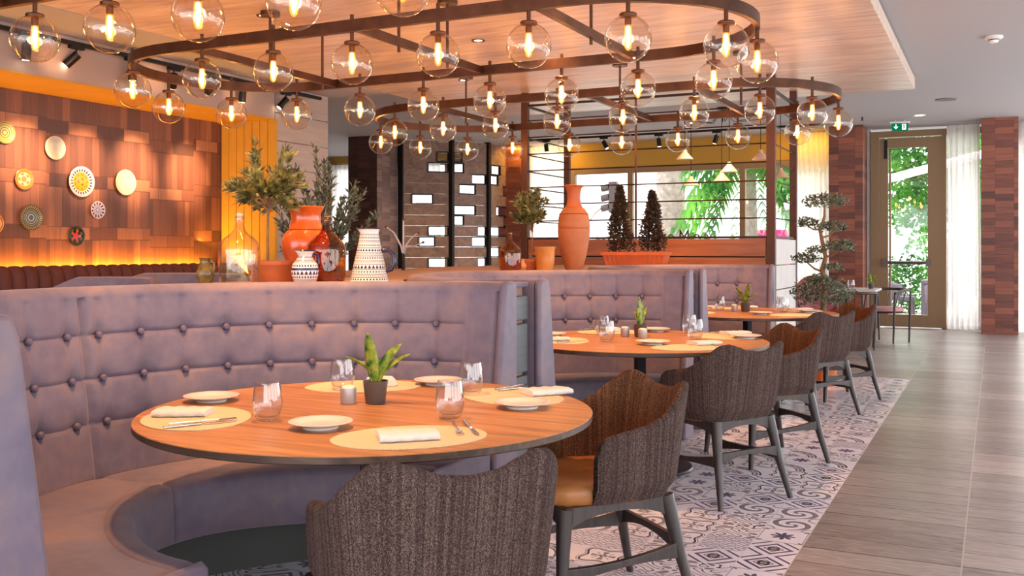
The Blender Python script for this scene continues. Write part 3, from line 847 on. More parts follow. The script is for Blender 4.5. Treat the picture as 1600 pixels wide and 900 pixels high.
def make_chair(loc, rz, label):
    t = empty('tub_chair', loc, rz, label, 'chair', 'tweed tub chairs with tan seats')
    G, uvs, mk, n, N = chair_shell()
    v, f, uv = mk(0, 19, 'outer_shell', None, 0)
    # close the arm fronts and the bottom on the outer shell
    k = len(v)
    for i in (0, N):
        base = len(v)
        for c in range(n): v.append(G[i][c]); uv.append((G[i][c][1] + (0 if i else 2), G[i][c][2] + .3 * G[i][c][0]))
        ring = [base + c for c in range(n)]; f.append(ring if i == 0 else ring[::-1])
    base = len(v)
    for i in range(N + 1):
        for c in (0, n - 1): v.append(G[i][c]); uv.append(uvs[i][c])
    for i in range(N): a = base + 2 * i; f.append([a, a + 1, a + 3, a + 2])
    o = uv_mesh('shell', v, f, uv, M['tweed'], t)
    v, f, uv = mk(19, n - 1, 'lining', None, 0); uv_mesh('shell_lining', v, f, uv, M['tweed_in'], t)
    # seat cushion
    out = []
    for i in range(48):
        a = 2 * PI * i / 48; x = math.cos(a); y = math.sin(a); e = .62
        out.append((math.copysign(abs(x) ** e, x) * .236, math.copysign(abs(y) ** e, y) * .235 + .005))
    P = []
    for (sc, z) in ((.93, .405), (.985, .412), (1.0, .43), (1.0, .452), (.985, .468), (.94, .478), (.7, .482), (.35, .478), (.01, .476)):
        P.append([(x * sc, y * sc + (.02 if y > .15 else 0), z) for x, y in out])
    mb = MB().grid(P, closev=True); mb.f.append(list(range(48)))
    mb.build('seat', M['tan'], t, angle=60)
    # frame
    tops = {(-1, 1): (-.235, .20), (1, 1): (.235, .20), (-1, -1): (-.185, -.21), (1, -1): (.185, -.21)}
    feet = {(-1, 1): (-.262, .232), (1, 1): (.262, .232), (-1, -1): (-.245, -.305), (1, -1): (.245, -.305)}
    for key in tops:
        a = tops[key]; b = feet[key]
        mid = [a[0] * .55 + b[0] * .45, a[1] * .55 + b[1] * .45]
        pts = [(a[0], a[1], .41), (mid[0], mid[1], .21), (b[0], b[1], 0)]
        mb = MB(); mb.tube([(a[0], a[1], .412), (a[0] * .8 + b[0] * .2, a[1] * .8 + b[1] * .2, .33), (mid[0], mid[1], .21), (b[0], b[1], 0)], [.030, .026, .021, .014], 10)
        mb.build('leg', M['legwood'], t)
    def lp(key, z):
        a = tops[key]; b = feet[key]; q = 1 - z / .41; return Vector((a[0] + (b[0] - a[0]) * q, a[1] + (b[1] - a[1]) * q, z))
    mb = MB()
    for a, b in (((-1, 1), (1, 1)), ((-1, -1), (1, -1)), ((-1, 1), (-1, -1)), ((1, 1), (1, -1))):
        pa, pb = lp(a, .385), lp(b, .385); K = 10; Gp = []
        d = (pb - pa).normalized(); x = Vector((d.y, -d.x, 0)) * .013
        for i in range(K + 1):
            q = pa.lerp(pb, i / K); h = .030 + .045 * abs(2 * i / K - 1) ** 2.5; zt = .415
            Gp.append([q - x + Vector((0, 0, zt - q.z)), q + x + Vector((0, 0, zt - q.z)), q + x + Vector((0, 0, zt - h - q.z)), q - x + Vector((0, 0, zt - h - q.z))])
        mb.grid(Gp, closev=True)
    mb.build('seat_frame', M['legwood'], t, smooth=False)
    def stretcher(pa, pb, sag=.0):
        K = 12; Gp = []; d = (pb - pa).normalized(); x = Vector((d.y, -d.x, 0)).normalized() * .011
        for i in range(K + 1):
            s_ = i / K; q = pa.lerp(pb, s_); w = abs(2 * s_ - 1); h = .012 + .018 * w ** 2; q.z += sag * (1 - w * w)
            up = Vector((0, 0, h)); Gp.append([q - x + up, q + x + up, q + x - up, q - x - up])
        m_ = MB().grid(Gp, closev=True); m_.f.append([0, 1, 2, 3]); b_ = K * 4; m_.f.append([b_ + 3, b_ + 2, b_ + 1, b_]); m_.build('stretcher', M['legwood'], t, smooth=False, bevel=.003)
    stretcher(lp((-1, 1), .19), lp((-1, -1), .225), .0)
    stretcher(lp((1, 1), .19), lp((1, -1), .225), .0)
    stretcher(lp((-1, -1), .235), lp((1, -1), .235), .02)
    return t
def chair_at(k, ang, dist):
    tx, ty = TABLES[k]; a = R(ang)
    return (tx + dist * math.cos(a), ty + dist * math.sin(a), 0), a + PI / 2
CH = [(0, -45, .78, 5, 'grey-brown tweed tub chair nearest the camera, seen from behind'),
      (0, 48, .80, 0, 'tweed tub chair with tan leather seat showing, right of the nearest table'),
      (1, -36, .66, 5, 'tweed tub chair seen from behind, at the near side of the middle table'),
      (1, 44, .81, 0, 'tweed tub chair with lamp-warmed lining showing, at the far side of the middle table'),
      (2, -35, .67, 3, 'tweed tub chair seen from behind, at the near side of the farthest table'),
      (2, 40, .80, 0, 'tweed tub chair with lamp-warmed lining, farthest of the tub chairs along the walkway')]
c0 = None
for (k, ang, dist, tw, lab) in CH:
    loc, rz = chair_at(k, ang, dist)
    if c0 is None: c0 = make_chair(loc, rz + R(tw), lab)
    else: dup(c0, loc, rz + R(tw), lab)
loc, rz = chair_at(2, 100, .80)

# ------------------------------------------------------------------ table settings
TZ = .743
def mat_obj(loc, ang):
    mb = MB(); n = 56; poly = []
    for i in range(n):
        a = 2 * PI * i / n; poly.append((.222 * math.cos(a), .165 * math.sin(a)))
    mb.prism(poly, 0, .0025)
    return mb.build('placemat', M['placemat'], smooth=False)
def napkin_obj():
    """a folded cloth: three soft layers joined by a rolled fold"""
    mb = MB(); G = []; K = 14
    for i in range(K + 1):
        x = -.083 + .166 * i / K; wob = .0022 * math.sin(i * 1.7); row = []
        w = .056 - .010 * (i / K) ** 2
        prof = [(-w, .001), (-w - .006, .006), (-w - .007, .012), (-w, .019), (-.01, .0215), (w - .004, .018), (w, .0165), (w + .002, .0140), (w - .012, .0130), (w - .012, .0115), (w + .002, .0105), (w + .001, .0080), (w - .012, .0072), (w - .012, .0058), (w + .003, .0045), (w + .002, .001)]
        for (y, z) in prof: row.append((x, y + wob, z + (wob * .6 if z > .004 else 0)))
        G.append(row)
    mb.grid(G, closev=True); n = len(G[0]); mb.f.append(list(range(n))); mb.f.append([K * n + i for i in range(n)][::-1])
    return mb.build('napkin', M['linen'], angle=70)
def plate_obj():
    return MB().lathe([(0, .004), (.045, .004), (.048, 0), (.052, 0), (.053, .006), (.078, .015), (.093, .019), (.0945, .0215), (.092, .0225), (.075, .0195), (.058, .013), (.05, .0115), (0, .0115)], 56).build('side_plate', M['porcelain'])
def glass_obj():
    e = MB().lathe([(0, .001), (.026, .001), (.030, .004), (.0365, .018), (.0415, .038), (.0425, .052), (.0405, .075), (.0365, .100), (.0345, .108), (.0338, .108), (.0355, .100), (.0392, .075), (.0412, .052), (.040, .038), (.034, .020), (.026, .013), (0, .011)], 40)
    e.v = [(a_ * 1.08, b_ * 1.08, c_ * 1.1) for a_, b_, c_ in e.v]
    return e.build('water_glass', M['clear'])
def cutlery(kind):
    mb = MB()
    if kind == 'fork':
        mb.tube([(0, -.10, .003), (0, -.03, .004), (0, .03, .006), (0, .045, .0045)], [.0045, .003, .0025, .004], 8)
        mb.box(0, .052, .0045, .021, .016, .0022)
        for k in range(4): mb.bar(((k - 1.5) * .006, .058, .0045), ((k - 1.5) * .006, .098, .006), .0026, .0018)
    else:
        mb.tube([(0, -.11, .004), (0, -.02, .004), (0, .0, .004)], [.006, .0048, .004], 8)
        k = len(mb.v); o = [(-.004, 0), (.004, 0), (.009, .03), (.0085, .085), (.002, .112), (-.004, .10)]
        mb.prism(o, .003, .0048)
    return mb.build(kind, M['steel'], angle=50)
protos = {}
def put(kind, maker, x, y, z, ang, label, cat, group):
    if kind not in protos: o = protos[kind] = maker()
    else: o = copy_tree(protos[kind])
    o.location = (x, y, z); o.rotation_euler = (0, 0, ang); tag(o, label, cat, group); return o
TN = ['nearest table', 'middle table', 'farthest table']
where = {
 0: dict(mats=[(-2.237, 2.294, 'at the left rim'), (-1.473, 2.326, 'at the front rim'), (-1.493, 3.214, 'at the right rim'), (-2.215, 3.16, 'at the back rim')],
         naps=[(-2.31, 2.315, 26, 'on the left placemat'), (-1.463, 2.30, 40, 'on the front placemat'), (-1.465, 3.24, 50, 'on the right placemat'), (-2.155, 3.19, 125, 'on the back placemat behind the pot')],
         plates=[(-2.444, 2.576, 'at the left, behind the left placemat'), (-1.788, 2.334, 'in front, between the left and front placemats'), (-1.952, 3.29, 'at the back, right of the potted plant'), (-1.415, 2.934, 'at the right, before the right placemat')],
         glasses=[(-2.007, 2.356, 'beside the left placemat'), (-2.192, 2.993, 'behind the potted plant'), (-1.527, 2.645, 'beside the front placemat'), (-1.702, 3.10, 'at the back right by the plate')],
         pot=(-1.905, 2.79), cellars=[(-1.985, 2.745)],
         cut=[('knife', -2.127, 2.200, 62, 'on the left placemat'), ('fork', -2.150, 2.235, 54, 'on the left placemat'), ('knife', -1.372, 2.500, -50, 'on the front placemat'), ('fork', -1.405, 2.475, -54, 'on the front placemat'), ('knife', -1.60, 3.310, 66, 'on the right placemat'), ('fork', -1.640, 3.330, 70, 'on the right placemat')]),
 1: dict(mats=[(-2.26, 5.19, 'at the left rim'), (-2.25, 5.93, 'at the back rim'), (-1.47, 5.12, 'at the front rim'), (-1.45, 5.93, 'at the right rim')],
         naps=[(-2.28, 5.16, 26, 'on the left placemat'), (-2.24, 5.95, 130, 'on the back placemat'), (-1.44, 5.30, 50, 'on the front placemat'), (-1.44, 6.02, 46, 'on the right placemat')],
         plates=[(-2.42, 5.42, 'at the left'), (-1.959, 6.04, 'at the back right of the plant'), (-1.705, 5.205, 'in front of the plant'), (-1.326, 5.80, 'at the right')],
         glasses=[(-2.18, 5.66, 'back left'), (-1.988, 5.232, 'front left'), (-1.72, 5.98, 'back right'), (-1.58, 5.62, 'front right')],
         pot=(-1.92, 5.62), cellars=[(-2.01, 5.60), (-1.875, 5.53)],
         cut=[('knife', -2.14, 5.10, 62, 'on the left placemat'), ('fork', -2.38, 5.95, 240, 'on the back placemat'), ('fork', -1.33, 5.20, 130, 'on the front placemat'), ('knife', -1.60, 6.05, 205, 'on the right placemat')]),
 2: dict(mats=[(-2.26, 7.99, 'at the left rim'), (-2.22, 8.73, 'at the back rim'), (-1.45, 8.02, 'at the front rim'), (-1.47, 8.70, 'at the right rim')],
         naps=[(-2.26, 8.62, 130, 'on the back placemat'), (-2.0, 8.78, 40, 'behind the pot'), (-1.50, 8.66, 50, 'on the right placemat'), (-2.28, 7.95, 26, 'on the left placemat')],
         plates=[(-1.707, 7.99, 'in front of the plant'), (-2.42, 8.28, 'at the left'), (-1.40, 8.42, 'at the right')],
         glasses=[(-1.60, 8.40, 'front right'), (-1.66, 8.62, 'back right'), (-2.15, 8.42, 'back left')],
         pot=(-1.90, 8.30), cellars=[(-1.99, 8.28)],
         cut=[('fork', -2.12, 7.80, 100, 'on the left placemat'), ('knife', -1.62, 8.60, 205, 'on the right placemat')])}
def pot_obj():
    t = empty('potted_plant', (0, 0, 0))
    MB().lathe([(0, 0), (.032, 0), (.034, .003), (.0425, .074), (.0435, .078), (.0405, .078), (.0395, .07), (0, .068)], 36).build('pot', M['potgrey'], t)
    MB().lathe([(.039, .066), (.03, .073), (.015, .070), (0, .076)], 16, rfun=lambda r, z, a: r * (1 + .05 * math.sin(7 * a))).build('mulch', M['soil'], t)
    specs = [(-.004, 0, 175, .14, .172, .026, .0, 70), (.004, .0, 0, .30, .150, .019, .3, 60), (0, .01, 180, .34, .112, .010, .6, 40), (.01, -.004, -10, .44, .118, .012, .4, 40), (.006, .01, 60, .16, .095, .022, .5, 10), (-.01, .005, 110, .1, .09, .012, .2, 0)]
    for (x, y, az, lean, ln, w, curl, tw) in specs:
        G = []; K = 12; az = R(az); pc = None
        for i in range(K + 1):
            s_ = i / K; wd = w * (math.sin(PI * min(1, s_ * .80 + .14)) ** .8) * (1 if s_ < .9 else (1 - s_) * 8 + .2)
            out_ = lean * ln * (s_ + curl * 3 * s_ ** 2.2); z = .07 + ln * (s_ - curl * .35 * s_ ** 2.5)
            c = Vector((x + math.cos(az) * out_, y + math.sin(az) * out_, z)); dr = (c - pc).normalized() if pc is not None else Vector((math.cos(az) * lean, math.sin(az) * lean, 1)).normalized(); pc = c.copy()
            tg = Vector((-math.sin(az), math.cos(az), 0)); pp = dr.cross(tg).normalized(); q = R(tw)
            tx = tg * math.cos(q) + pp * math.sin(q); nn = dr.cross(tx) * .18 * wd
            G.append([c - tx * wd + nn, c - tx * wd * .5 + nn * .3, c, c + tx * wd * .5 + nn * .3, c + tx * wd + nn])
        MB().grid(G).build('leaf', M['leaf_band'], t, angle=0, solid=.0025)
    return t
def cellar_obj():
    t = empty('votive_holder', (0, 0, 0))
    MB().lathe([(0, 0), (.024, 0), (.0265, .003), (.0275, .05), (.0265, .053), (.024, .053), (.0235, .046), (0, .045)], 28).build('cup', M['cellar'], t)
    MB().lathe([(.0235, .046), (.0225, .058), (.015, .061), (0, .060)], 24).build('wax', M['candle'], t)
    return t
for k in range(3):
    w = where[k]; tx, ty = TABLES[k]
    for (x, y, s_) in w['mats']:
        dx, dy = x - tx, y - ty; rr = math.hypot(dx, dy); lim = .545
        if rr > lim: x, y = tx + dx * lim / rr, ty + dy * lim / rr
        put('placemat', lambda: mat_obj(0, 0), x, y, TZ, math.atan2(dy, dx) + PI / 2, 'oval woven straw placemat %s of the %s' % (s_, TN[k]), 'placemat', 'woven placemats')
    for (x, y, a, s_) in w['naps']: put('napkin', napkin_obj, x, y, TZ + .003, R(a), 'folded white napkin %s of the %s' % (s_, TN[k]), 'napkin', 'folded white napkins')
    for (x, y, s_) in w['plates']: put('side_plate', plate_obj, x, y, TZ, 0, 'white side plate %s on the %s' % (s_, TN[k]), 'plate', 'white side plates')
    for (x, y, s_) in w['glasses']: put('water_glass', glass_obj, x, y, TZ, 0, 'stemless water glass %s on the %s' % (s_, TN[k]), 'glass', 'stemless water glasses')
    put('potted_plant', pot_obj, w['pot'][0], w['pot'][1], TZ, R(26 + 75 * k), 'small broad-leaved plant in grey pot on the %s' % TN[k], 'potted plant', 'small table plants')
    for i, (x, y) in enumerate(w['cellars']):
        sfx = ' left of the pot' if (k == 1 and i == 0) else (' in front of the pot' if k == 1 else '')
        put('votive_holder', cellar_obj, x, y, TZ, 0, 'small grey candle cup%s on the %s' % (sfx, TN[k]), 'candle holder', 'grey candle cups')
    for (kind, x, y, a, s_) in w['cut']: put(kind, lambda kk=kind: cutlery(kk), x, y, TZ + .003, R(a - 90), 'steel %s %s of the %s' % (kind, s_, TN[k]), 'cutlery', 'steel cutlery on placemats')

# ------------------------------------------------------------------ chandeliers
RZ = 2.67
def stadium(x0, x1, yc, r, n=28, z=RZ):
    pts = []
    for i in range(n + 1): a = -PI / 2 + PI * i / n; pts.append((x1 + r * math.cos(a), yc + r * math.sin(a), z))
    m_ = 8
    for i in range(1, m_): pts.append((x1 + (x0 - x1) * i / m_, yc + r, z))
    for i in range(n + 1): a = PI / 2 + PI * i / n; pts.append((x0 + r * math.cos(a), yc + r * math.sin(a), z))
    for i in range(1, m_): pts.append((x0 + (x1 - x0) * i / m_, yc - r, z))
    return pts
def lamp_mesh():
    stem = MB().tube([(0, 0, .07), (0, 0, -.10)], .0125, 10).lathe([(.012, -.098), (.046, -.100), (.050, -.106), (.048, -.118), (.02, -.122)], 28)
    G = []
    gl = MB().lathe([(.030, -.114)] + [(.130 * math.sin(R(a)), -.238 + .130 * math.cos(R(a))) for a in range(17, 180, 7)] + [(0.0005, -.368)], 40)
    so = MB().tube([(0, 0, -.115), (0, 0, -.150), (0, 0, -.172)], [.018, .019, .016], 14)
    fi = MB().tube([(0, 0, -.172), (0, 0, -.19), (0, 0, -.23), (0, 0, -.27), (0, 0, -.292)], [.009, .0115, .013, .010, .003], 14)
    ha = MB().lathe([(.0175, -.165), (.021, -.20), (.022, -.26), (.017, -.290), (.008, -.302), (0.0003, -.305)], 20, cap=False)
    return stem, gl, so, fi, ha
LP = None
def chandelier(label, x0, x1, yc, r, bulbs, bars, rods, first):
    t = empty('ring_chandelier', ((x0 + x1) / 2, yc, RZ), 0, label, 'chandelier', 'oval ring chandeliers with glass globes')
    ox, oy = (x0 + x1) / 2, yc
    P = [(p[0] - ox, p[1] - oy, 0) for p in stadium(x0, x1, yc, r)]
    MB().sweep_rect(P, .035, .075).build('ring_frame', M['bronze'], t, smooth=True, angle=35)
    for xb in bars: MB().box(xb - ox, 0, 0, .035, 2 * r - .03, .055).build('cross_bar', M['bronze'], t, smooth=False)
    for (rx, ry) in rods:
        rod = MB().tube([(rx - ox, ry - oy, 3.098 - RZ), (rx - ox, ry - oy, -.07)], .011, 8).build('hanging_rod', M['bronze'], t)
        MB().lathe([(0, 0), (.075, 0), (.075, -.03), (0, -.03)], 24, (rx - ox, ry - oy, 3.098 - RZ)).build('ceiling_rose', M['bronze'], rod)
    global LP
    for (bx, by) in bulbs:
        if LP is None:
            st, gl, so, fi, ha = lamp_mesh()
            s_ = st.build('globe_pendant', M['bronze'], t)
            gl.build('glass_globe', M['globe'], s_, angle=0); so.build('bulb_socket', M['socket'], s_)
            fi.build('bulb_filament', M['filament'], s_, angle=0); ha.build('bulb_tube', M['halo'], s_, angle=0)
            LP = s_
        else: s_ = copy_tree(LP, t)
        s_.location = (bx - ox, by - oy, 0)
        pl = bpy.data.lights.new('bulb_light', 'POINT'); pl.energy = 5.5; pl.color = (1, .46, .16); pl.shadow_soft_size = .03
        lo = bpy.data.objects.new('bulb_light', pl); col.objects.link(lo); lo.location = (bx, by, RZ - .23)
    return t
RA = .85
ringA = [(-4.85, 5.03), (-4.233, 5.03), (-3.607, 5.03), (-2.982, 5.03), (-2.383, 5.03), (-1.80, 5.07), (-1.371, 5.52), (-1.33, 6.09), (-1.74, 6.62),
         (-2.318, 6.71), (-2.921, 6.71), (-3.529, 6.71), (-4.135, 6.71), (-4.754, 6.73), (-5.40, 6.73), (-5.90, 6.45), (-6.06, 5.90), (-5.60, 5.20)]
# snap the lamps onto the oval bar
def snap(pt, x0, x1, yc, r):
    x, y = pt
    if x > x1: v = Vector((x - x1, y - yc)).normalized() * r; return (x1 + v.x, yc + v.y)
    if x < x0: v = Vector((x - x0, y - yc)).normalized() * r; return (x0 + v.x, yc + v.y)
    return (x, yc + (r if y > yc else -r))
def ringset(bl, x0, x1, yc, r): return [snap(b, x0, x1, yc, r) for b in bl]
A = (-5.20, -2.15, 5.88, .855)
chandelier('middle oval ring chandelier of glass globes, over the middle table', *A, ringset(ringA, *A), [-5.0, -3.6, -2.35], [(-3.6, 5.55), (-3.6, 6.2), (-2.35, 5.9), (-5.0, 5.9), (-5.0, 6.55)], True)
ringB = [(-5.347, 8.2), (-4.769, 8.2), (-4.201, 8.2), (-3.57, 8.2), (-2.937, 8.15), (-2.295, 8.1), (-1.74, 8.188), (-1.315, 8.525), (-1.28, 9.35), (-1.768, 9.9),
         (-2.373, 10.0), (-3.009, 10.05), (-3.638, 10.08), (-4.254, 10.07), (-4.962, 10.1), (-5.535, 10.0), (-5.95, 9.557), (-6.0, 8.841)]
B = (-5.05, -2.20, 9.08, .95)
chandelier('farthest oval ring chandelier of glass globes, near the rod screen', *B, ringset(ringB, *B), [-4.95, -3.3, -2.3], [(-3.3, 9.05), (-2.1, 9.0), (-5.0, 9.0)], False)
C = (-5.20, -2.15, 2.80, .855)
ringC = [(-4.749, 3.65), (-4.17, 3.65), (-3.554, 3.65), (-2.956, 3.65), (-2.351, 3.65), (-5.3, 3.65)]
chandelier('nearest oval ring chandelier, its globes cropped by the photo top', *C, ringset(ringC, *C), [-5.0, -3.6, -2.35], [(-3.6, 2.8), (-2.35, 2.8), (-5.0, 2.8)], False)

# recessed ceiling lamps in the raft and other ceiling fittings
for i, (x, y, l) in enumerate(((-5.12, 5.97, 'left one seen between the nearest globes'), (-4.05, 7.51, 'middle one above the chandelier bar'), (-5.14, 9.2, 'small one above the cross bar'), (-3.6, 11.2, 'far one near the raft edge'))):
    t = empty('recessed_downlight', (x, y, 3.1), 0, 'round recessed downlight in the wooden raft, ' + l, 'ceiling light', 'recessed raft downlights')
    MB().lathe([(.035, 0), (.06, 0), (.058, -.006), (.037, -.004), (.035, 0)], 28, cap=False).build('trim_ring', M['bronze'], t)
    MB().lathe([(0, -.001), (.036, -.001), (.034, -.003), (0, -.003)], 24).build('lens', M['spotlens'], t)
t = empty('recessed_downlight', (-1.0, 15.54, CZ), 0, 'round downlight in the grey ceiling near the exit sign', 'ceiling light')
MB().lathe([(.06, 0), (.09, 0), (.088, -.008), (.062, -.005), (.06, 0)], 28, cap=False).build('trim_ring', M['white'], t)
MB().lathe([(0, -.001), (.06, -.001), (.058, -.004), (0, -.004)], 24).build('lens', M['spotlens'], t)
t = empty('smoke_detector', (-.011, 10.107, CZ), 0, 'white smoke detector on the grey ceiling at right', 'smoke detector')
MB().lathe([(0, 0), (.078, 0), (.078, -.018), (.06, -.028), (0, -.028)], 32).build('base', M['white'], t)
MB().lathe([(0, -.028), (.045, -.028), (.045, -.036), (.03, -.058), (0, -.060)], 28).build('sensor', M['white'], t)
MB().lathe([(.046, -.029), (.0475, -.033), (.046, -.037)], 28).build('vent_band', M['blackmetal'], t)
tag(MB().lathe([(0, 0), (.13, 0), (.128, -.01), (0, -.012)], 32).build('ceiling_speaker', mat('grey_grille', (120, 110, 106), .7), loc=(-.58, 14.04, CZ)), 'round flush speaker grille in the grey ceiling at right', 'speaker')
tag(MB().tube([(0, 0, 0), (0, 0, -.05)], .012, 8).lathe([(.0, -.05), (.03, -.052), (0, -.056)], 16).build('sprinkler', M['socket'], loc=(-1.78, 15.38, CZ)), 'small metal sprinkler head on the ceiling left of the exit sign', 'sprinkler')
# exit sign
t = empty('exit_sign', (-1.30, 15.94, 3.0), R(6), 'green emergency exit sign with arrow and running figure, above the door', 'exit sign')
MB().box(0, 0, .185, .42, .09, .03).tube([(-.1, 0, .2), (-.1, 0, .25)], .01, 6).tube([(.1, 0, .2), (.1, 0, .25)], .01, 6).build('housing', M['white'], t, smooth=False)
MB().box(0, 0, .085, .34, .014, .17).build('panel', M['green_sign'], t, smooth=False)
a = MB()
a.box(-.085, -.009, .11, .022, .002, .07)
a.face([(-.135, -.010, .09), (-.085, -.010, .035), (-.035, -.010, .09), (-.05, -.010, .105), (-.085, -.010, .066), (-.12, -.010, .105)])
a.build('arrow', M['sign_white'], t, smooth=False)
a = MB(); a.box(.085, -.009, .085, .085, .002, .13); a.build('doorway_mark', M['sign_white'], t, smooth=False)
a = MB(); a.lathe([(0, .0), (.010, 0), (.010, .004), (0, .004)], 12, (0, 0, 0))
a.v = [(.08 + v_[0], -.011 - v_[2], .135 + v_[1]) for v_ in a.v]
for p_, q_ in (((.08, .12), (.085, .085)), ((.085, .085), (.105, .055)), ((.085, .085), (.068, .05)), ((.082, .115), (.058, .10)), ((.082, .115), (.105, .098))):
    a.bar((p_[0], -.012, p_[1]), (q_[0], -.012, q_[1]), .010, .003, up=(0, 1, 0))
a.build('running_figure', M['green_sign'], t, smooth=False)
t.scale = (.68, .68, .68); t.location.z = 3.08

# ------------------------------------------------------------------ tracks with spots
def track(name, a, b, label, heads, hz=-.16):
    t = empty(name, a, 0, label, 'track light')
    A_, B_ = Vector(a), Vector(b)
    MB().bar((0, 0, 0), tuple(B_ - A_), .036, .034).build('rail', M['blackmetal'], t, smooth=False)
    for (f, az, tilt) in heads:
        p = (B_ - A_) * f
        ad = MB().box(p.x, p.y, -.03, .045, .14, .03, math.atan2(-(B_ - A_).x, (B_ - A_).y)).tube([(p.x, p.y, -.04), (p.x, p.y, -.09)], .008, 8).build('lamp_adapter', M['blackmetal'], t, smooth=False)
        d_ = Vector((math.cos(az) * math.sin(tilt), math.sin(az) * math.sin(tilt), -math.cos(tilt)))
        c_ = Vector((p.x, p.y, -.10)); e_ = c_ + d_ * .12
        MB().tube([c_ - d_ * .02, e_], .038, 18).build('lamp_head', M['blackmetal'], ad)
        MB().tube([e_ - d_ * .001, e_ + d_ * .002], .028, 16).build('lamp_lens', M['spotlens'], ad)
    return t
track('track_light', (-7.05, 1.5, 3.03), (-7.05, 9.2, 3.03), 'black ceiling track with spotlights along the plate wall', [(.40, PI, .25), (.50, PI, .1), (.562, PI * 1.2, .8), (.64, 0, .05), (.706, PI * .8, .7), (.775, PI, .9), (.83, PI, .1), (.92, PI * 1.3, .7)])
track('track_light', (-7.6, 15.6, 3.2), (-2.2, 15.6, 3.2), 'black ceiling track with spotlights before the street window', [(.1, 0, .1), (.3, 0, .5), (.48, 0, .1), (.66, PI, .3), (.82, 0, .1)])

# ------------------------------------------------------------------ wall bench, plates, seats at left
mb = MB(); G = []
nch = 44
for i in range(nch * 8 + 1):
    y = 2.6 + 5.86 * i / (nch * 8); q = abs(math.sin(PI * i / 8)) ** .6; d_ = .035 * q
    G.append([(-7.74, y, .42), (-7.62 + d_ * .7, y, .45), (-7.63 + d_, y, .70), (-7.655 + d_, y, 1.02 + .01 * q), (-7.68 + d_ * .8, y, 1.085 + .012 * q), (-7.715, y, 1.115 + .012 * q), (-7.76, y, 1.105), (-7.76, y, .42)])
mb.grid(G, closev=True); n = 8; mb.f.append(list(range(n))); mb.f.append([nch * 8 * n + i for i in range(n)][::-1])
t = empty('wall_bench', (0, 0, 0), 0, 'long wine-red channel-tufted bench along the plate wall', 'bench')
mb.build('backrest', M['winebench'], t)
MB().box(-7.42, 5.53, .36, .56, 5.86, .16).build('seat', M['winebench'], t, bevel=.03)
MB().box(-7.45, 5.53, .14, .50, 5.8, .28).build('plinth', M['plinth'], t, smooth=False)
def wall_plate(y, z, r, m, label):
    prof = [(0, .3), (.62, .28), (.72, .22), (.98, .06), (1.0, .03), (.97, .0), (.7, .14), (.6, .2), (0, .2)]
    prof = [(a_, -b_ * .5 + .12) for a_, b_ in prof]
    o = MB().lathe(prof, 44).build('wall_plate', m)
    o.scale = (r, r, r); o.rotation_euler = (0, R(90), 0); o.location = (-7.885, y, z)
    tag(o, label, 'plate', 'decorative plates on the block wall')
wall_plate(5.764, 2.31, .098, plate_mat('plate_olive', (170, 160, 96), [(.2, .28, (90, 84, 40)), (.42, .5, (96, 90, 44)), (.66, .72, (100, 92, 50)), (.86, .92, (90, 84, 40))]), 'olive green plate with dark rings, cut by the left photo edge')
wall_plate(6.278, 2.222, .112, plate_mat('plate_cream', (196, 190, 168), [(.58, .62, (190, 180, 150)), (.14, .18, (190, 180, 150))], [(20, .70, .82, (206, 196, 168))]), 'cream ringed plate, topmost on the wall')
wall_plate(5.955, 1.908, .095, plate_mat('plate_orange', (222, 112, 52), [(.3, .36, (240, 200, 160)), (.62, .66, (240, 190, 150))], [(5, .38, .58, (236, 196, 150))]), 'small orange and cream painted plate at upper left of the wall')
wall_plate(6.57, 1.923, .148, plate_mat('plate_yellow', (190, 172, 178), [(.0, .62, (182, 128, 20)), (.66, .82, (60, 40, 60))], [(9, .40, .52, (150, 96, 20)), (24, .66, .82, (220, 200, 190)), (3, .16, .26, (90, 60, 20))]), 'largest plate, yellow centre with dark patterned rim')
wall_plate(7.102, 1.949, .130, plate_mat('plate_white', (196, 184, 160), [(.56, .60, (176, 160, 130)), (.9, .93, (200, 186, 160))], [(16, .24, .30, (170, 160, 140)), (12, .40, .46, (170, 160, 140))]), 'white plate with a dotted centre, rightmost large plate')
wall_plate(6.027, 1.562, .118, plate_mat('plate_grey', (84, 86, 74), [(.2, .3, (170, 176, 160)), (.42, .48, (176, 180, 164)), (.58, .63, (150, 156, 140))], [(30, .72, .92, (170, 150, 90))]), 'dark grey-green ringed plate at lower left of the wall')
wall_plate(6.764, 1.659, .086, plate_mat('plate_blue', (214, 204, 214), [(.2, .28, (90, 90, 130)), (.4, .44, (110, 100, 140))], [(12, .56, .88, (92, 76, 96))]), 'small blue and white plate right of centre')
wall_plate(6.512, 1.399, .096, plate_mat('plate_flowers', (28, 28, 36), [(.0, .30, (206, 50, 36)), (.86, .94, (60, 70, 90))], [(5, .28, .62, (208, 70, 40)), (7, .62, .78, (60, 120, 50))]), 'black plate with red flowers, lowest on the wall')
wall_plate(5.66, 1.50, .090, plate_mat('plate_red', (206, 150, 60), [(.4, .5, (150, 50, 30)), (.8, .9, (150, 50, 30))]), 'amber and red plate at the far left edge, only a sliver in view')
